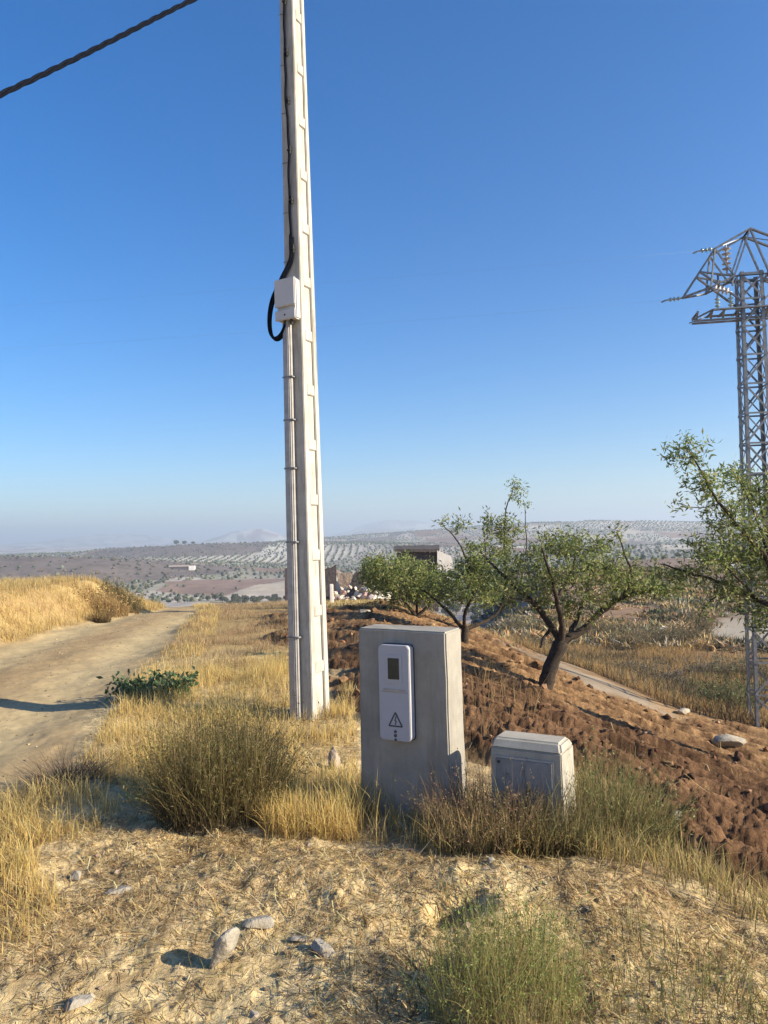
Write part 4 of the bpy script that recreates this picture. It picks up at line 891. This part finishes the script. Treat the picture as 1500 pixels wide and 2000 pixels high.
# ------------------------------------------------------------------ ruined house beyond the field
RY = 29.0
rp = at(690, 1172, RY); rg = Vector((rp[0], rp[1], gz(rp)))
ruin = empty('ruined_house', rg, 'ruined stone farmhouse with broken walls behind the pole and the small trees', 'ruin')
def jag(name, prof, D0, D1, mat, foot=1176, amp=6, seed=1, n=26):
    """broken wall from a top outline (px, py) with its own depth and thickness"""
    rr = random.Random(seed); xs = np.linspace(prof[0][0], prof[-1][0], n); ys = np.interp(xs, [p[0] for p in prof], [p[1] for p in prof])
    V = []; Fc = []
    for x, y in zip(xs, ys):
        y = y + rr.uniform(-amp, amp)
        for D_ in (D0, D1):
            t = Vector(at(x, y, D_))-rg; f = Vector(at(x, foot, D_))-rg; f.z = min(f.z, -0.1)-.4 if foot > 1150 else f.z
            V += [f, t]
    for i in range(n-1):
        a = 4*i; b = a+4
        Fc += [(a, b, b+1, a+1), (a+2, a+3, b+3, b+2), (a+1, b+1, b+3, a+3)]
    Fc += [(0, 1, 3, 2), (4*n-4, 4*n-2, 4*n-1, 4*n-3)]
    m = MB(); m.add(V, Fc); return m.build(name, mat, ruin)
jag('shaded_wall', [(556, 1112), (566, 1104), (600, 1108), (640, 1110), (657, 1104)], RY+.2, RY+.8, M_RUIND, seed=3, amp=2)  # wall in shade, its darkness painted by the material
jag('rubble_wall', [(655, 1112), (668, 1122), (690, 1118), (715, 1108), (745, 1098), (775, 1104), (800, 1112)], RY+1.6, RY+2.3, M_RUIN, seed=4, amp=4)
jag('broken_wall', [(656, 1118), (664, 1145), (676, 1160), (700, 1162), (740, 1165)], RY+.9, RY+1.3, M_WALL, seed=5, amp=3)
jag('slab', [(682, 1150), (688, 1128), (694, 1117), (706, 1119), (708, 1148)], RY+.5, RY+.7, M_RUIND, seed=6, amp=1, n=12)  # wall remnant with its shade put into the colour
jag('side_wall', [(775, 1080), (800, 1076), (852, 1078), (856, 1076)], RY+3.2, RY+3.8, M_RUIND, seed=7, amp=1.5)  # shadow side of the house, shade carried by the dark colour
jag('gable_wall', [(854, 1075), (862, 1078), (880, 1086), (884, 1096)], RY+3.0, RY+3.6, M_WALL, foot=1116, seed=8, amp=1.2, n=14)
m = MB(); rfp = [Vector(at(x, y, d))-rg for x, y, d in ((770, 1078, RY+3.0), (858, 1078, RY+3.0), (858, 1070, RY+4.6), (770, 1071, RY+4.6))]
m.hexa(rfp + [q+Vector((0, 0, .12)) for q in rfp]); m.build('roof', M_TILE, ruin)
_n = 420; _pp = np.stack([rng.uniform(640, 760, _n), 1176-rng.gamma(2, 7, _n).clip(0, 40)], 1)
_q = np.array([at(a, b, RY+rng.uniform(.0, 2.0))[:2] for a, b in _pp])
v_, q_, t_, c_ = lumps(_q, .05+.13*rng.random(_n)**2, [(.62, .55, .46), (.5, .42, .34), (.42, .32, .26), (.66, .61, .54), (.3, .22, .18)], .8, I1)
v_ = v_.reshape(_n, -1, 3); v_[:, :, 2] += np.repeat(((1176-_pp[:, 1:2])*RY/F*.75), v_.shape[1], 1); v_ = v_.reshape(-1, 3)
stuff('rubble', [(v_, q_, t_, c_)], M_CLOD, 'heap of fallen pale stones in front of the ruined farmhouse', 'rubble')
pp_ = gp(648, 1178); m = MB(); m.box(-.06, .06, -.06, .06, -.2, .62); o = m.build('post', M_WALL, None, bevel=.02); o.location = pp_; tag(o, 'short whitewashed post just right of the concrete pole, before the ruin', 'post')
# a low farm building in the valley
fp = gnd(352, 1112); fg_ = Vector((fp[0], fp[1], float(macro(fp[0], fp[1])))); sc_ = np.hypot(*fp)/F
fb = empty('farm_building', fg_, 'long low farm building with a white end wall down in the valley', 'building', None, .12)
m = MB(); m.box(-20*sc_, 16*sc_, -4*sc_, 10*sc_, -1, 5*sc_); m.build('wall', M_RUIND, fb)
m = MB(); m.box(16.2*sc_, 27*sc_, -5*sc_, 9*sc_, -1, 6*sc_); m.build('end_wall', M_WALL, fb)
m = MB(); m.hexa([(-21*sc_, -5*sc_, 5.05*sc_), (16*sc_, -5*sc_, 5.05*sc_), (16*sc_, 11*sc_, 5.05*sc_), (-21*sc_, 11*sc_, 5.05*sc_), (-21*sc_, 2.5*sc_, 8*sc_), (16*sc_, 2.5*sc_, 8*sc_), (16*sc_, 3.5*sc_, 8*sc_), (-21*sc_, 3.5*sc_, 8*sc_)]); m.build('roof', M_RUIN, fb)

# ------------------------------------------------------------------ olive groves on the hills
pts = []
for oi in range(6):
    a = oi*math.pi/6+0.1; ca, sa = math.cos(a), math.sin(a)
    U, Vv = np.meshgrid(np.arange(-2300, 2300, 7.5), np.arange(-2300, 2300, 5.2), indexing='ij')
    x = (U*ca-Vv*sa).ravel(); y = (U*sa+Vv*ca).ravel(); r = np.hypot(x, y)
    s = (y > 40) & (np.abs(x) < y*0.56+10) & (r > 95) & (r < 2250) & (rng.random(x.size) < np.clip(.25+r/400, 0, 1)); x, y = x[s], y[s]
    bi, bj = cell(x, y); s = (_hash(bi, bj, 14)*6).astype(int) == oi; x, y = x[s], y[s]
    x = x+rng.normal(size=len(x))*0.9; y = y+rng.normal(size=len(y))*0.9
    k, bi, bj, strip = cell_kind(x, y); keep = (rng.random(len(x)) < OLV[k]*np.clip(1.0+1.1*fbm(x/45, y/45, 161, 2), .25, .97)) & (_hash(bi, bj, 15) < np.where(k == 4, 0.3, 0.92)) & ~strip
    pts.append(np.stack([x[keep], y[keep]], 1))
U, Vv = np.meshgrid(np.arange(-560, 140, 8.0), np.arange(720, 960, 4.5), indexing='ij')          # the strip of rows running straight up the flat hill
x = U.ravel(); y = Vv.ravel(); k, bi, bj, strip = cell_kind(x, y); pts.append(np.stack([x[strip], y[strip]], 1)+rng.normal(size=(strip.sum(), 2))*0.4)
sx_ = rng.uniform(-560, 100, 6000); sy_ = rng.uniform(380, 1180, 6000); k, bi, bj, strip = cell_kind(sx_, sy_)
k8 = (k == 8) & (rng.random(6000) < 0.6); SCRUB = np.stack([sx_[k8], sy_[k8]], 1)
OP = np.concatenate(pts); OR = np.hypot(OP[:, 0], OP[:, 1]); OZ = far_z(OP[:, 0], OP[:, 1])
OZ = np.where(OR < 70, macro(OP[:, 0], OP[:, 1]), OZ)
def seen(p, z):   # not hidden by a nearer hill
    ok = np.ones(len(p), bool)
    for t in np.linspace(0.05, 0.96, 40):
        q = p*t; ok &= macro(q[:, 0], q[:, 1]) < EYE[2]+(z+2.5-EYE[2])*t
    return ok
vis = seen(OP, OZ); OP, OZ, OR = OP[vis], OZ[vis], OR[vis]; od = np.argsort(OR); NEAR, FARI = od[:280], od[280:]
OCOL = [(.085, .095, .06), (.11, .12, .08), (.07, .078, .05), (.14, .145, .10)]
def olive_mesh(seed):
    g = np.random.default_rng(seed); n = 900; q = g.normal(size=(n, 3)); q /= np.linalg.norm(q, axis=1)[:, None]; q *= (0.55+0.45*g.random((n, 1)))
    bump = 1+0.3*np.sin(q[:, :1]*4+seed)*np.cos(q[:, 1:2]*5); P_ = q*bump*np.array([1.7, 1.7, 1.15])+np.array([0, 0, 2.15])
    a = g.normal(size=(n, 3)); a /= np.linalg.norm(a, axis=1)[:, None]; s = np.cross(a, g.normal(size=(n, 3))); s /= np.linalg.norm(s, axis=1)[:, None]
    V = np.stack([P_-a*.2, P_-s*.12, P_+a*.2, P_+s*.12], 1).reshape(-1, 3); b = (np.arange(n)*4)[:, None]; T = np.concatenate([b+np.array([[0, 1, 2]]), b+np.array([[0, 2, 3]])])
    c = np.repeat(pick(OCOL, n, .2), 4, 0)
    m = MB(); m.tube([(0, 0, -.4), (.05, .03, .6), (-.05, 0, 1.5)], [.2, .16, .12], 6); vb = np.array([v[:] for v in m.v]); fq = np.array([f for f in m.f if len(f) == 4])+len(V)
    o = np_mesh('olive_tree', np.concatenate([V, vb]), [T, fq], M_OLIVE, np.concatenate([c, np.tile([(.09, .07, .055)], (len(vb), 1))]))
    return o
prot = [olive_mesh(k) for k in (3, 4, 5)]
for n_, i in enumerate(NEAR):
    o = prot[n_] if n_ < 3 else prot[n_ % 3].copy()
    if n_ >= 3: COL.objects.link(o)
    s = random.uniform(.5, .85); o.location = (OP[i, 0], OP[i, 1], OZ[i]); o.rotation_euler = (0, 0, random.uniform(0, 6.28)); o.scale = (s, s, s)
    tag(o, 'small round grey-green olive tree in the planted rows of the valley', 'olive tree', 'olive trees planted in rows in the valley')
def mass(name, p, z, size, cols, label, cat, flat=.8):
    n = len(p); v0, f0 = I1; mm = len(v0); V = v0[None]*size[:, None, None]*(1+.22*rng.normal(size=(n, mm, 1))); V[..., 2] *= flat
    V = V+np.stack([p[:, 0], p[:, 1], z+size*flat*.9], 1)[:, None]; T = (np.arange(n)*mm)[:, None, None]+f0[None]
    return stuff(name, [(V.reshape(-1, 3), np.zeros((0, 4), int), T.reshape(-1, 3), np.repeat(pick(cols, n, .2), mm, 0))], M_OLIVE, label, cat)
mass('olive_groves', OP[FARI], OZ[FARI], .6+1.0*rng.random(len(FARI)), OCOL, 'rows of distant olive trees dotting the pale hills', 'olive grove')
_a = R(1)*rng.uniform(8, 30, 5200); _d = 36+90*rng.random(5200)**1.3; _sp = np.stack([np.sin(_a)*_d, np.cos(_a)*_d], 1)
_k = rng.random(5200) < np.clip(.5+1.6*fbm(_sp[:, 0]/7, _sp[:, 1]/9, 151, 3), .05, 1); _sp = _sp[_k & (m_track(_sp[:, 0], _sp[:, 1]) < .1)]
_z = macro(_sp[:, 0], _sp[:, 1]); _ns = 30; _q = np.repeat(_sp, _ns, 0)+rng.normal(size=(len(_sp)*_ns, 2))*.32; _n0 = np.repeat(_z, _ns); _hh = np.repeat(.22+.5*rng.random(len(_sp))**2, _ns)
_cc = np.repeat(pick([(.17, .165, .09), (.12, .125, .07), (.27, .22, .13), (.42, .29, .14), (.38, .33, .24), (.09, .095, .055), (.46, .31, .15), (.38, .25, .12)], len(_sp), .2), _ns, 0)
stuff('valley_scrub', [blades(_q, _hh*rng.uniform(.5, 1.1, len(_q)), np.full(len(_q), .13), 1.5*rng.normal(size=len(_q)), _cc*.8, _cc*1.1, 2, z=_n0-.05)], M_OLIVE, 'grey-green scrub and rough growth below the almond trees', 'scrub')
mass('hill_scrub', SCRUB, far_z(SCRUB[:, 0], SCRUB[:, 1]), .5+.9*rng.random(len(SCRUB)), [(.10, .085, .06), (.13, .105, .075), (.08, .08, .05)], 'low scrub on the brown hills', 'scrub', .6)
for i, (px, dd) in enumerate(((343, 0), (359, 2), (376, 1))):
    yy = 985.0; x_ = (px-750)/F*yy; o = prot[i].copy(); COL.objects.link(o); o.location = (x_, yy, float(far_z(np.array(x_), np.array(yy)))-.2); o.scale = (2.1-.3*i,)*3
    tag(o, ('leftmost of the three lone trees on the skyline of the flat hill', 'middle one of the three lone trees on the flat hill skyline', 'smallest and rightmost lone tree on the flat hill skyline')[i], 'tree', 'lone trees on the skyline')

# ------------------------------------------------------------------ haze
HZ = float(GV[:, 2].max())+6; HB = float(GV[:, 2].min())-1.0; m = MB(); m.box(-9600, 9600, -9600, 9600, HB, HZ)
hm = bpy.data.materials.new('air_haze'); hm.use_nodes = True; t = hm.node_tree; t.nodes.clear()
pv = t.nodes.new('ShaderNodeVolumePrincipled'); pv.inputs['Color'].default_value = (.74, .86, 1.0, 1); pv.inputs['Density'].default_value = 0.0004; pv.inputs['Anisotropy'].default_value = 0.2
ou = t.nodes.new('ShaderNodeOutputMaterial'); t.links.new(pv.outputs[0], ou.inputs['Volume'])
hz = m.build('haze', hm); tag(hz, 'thin blue haze over the far hills', 'haze', None, 'stuff')
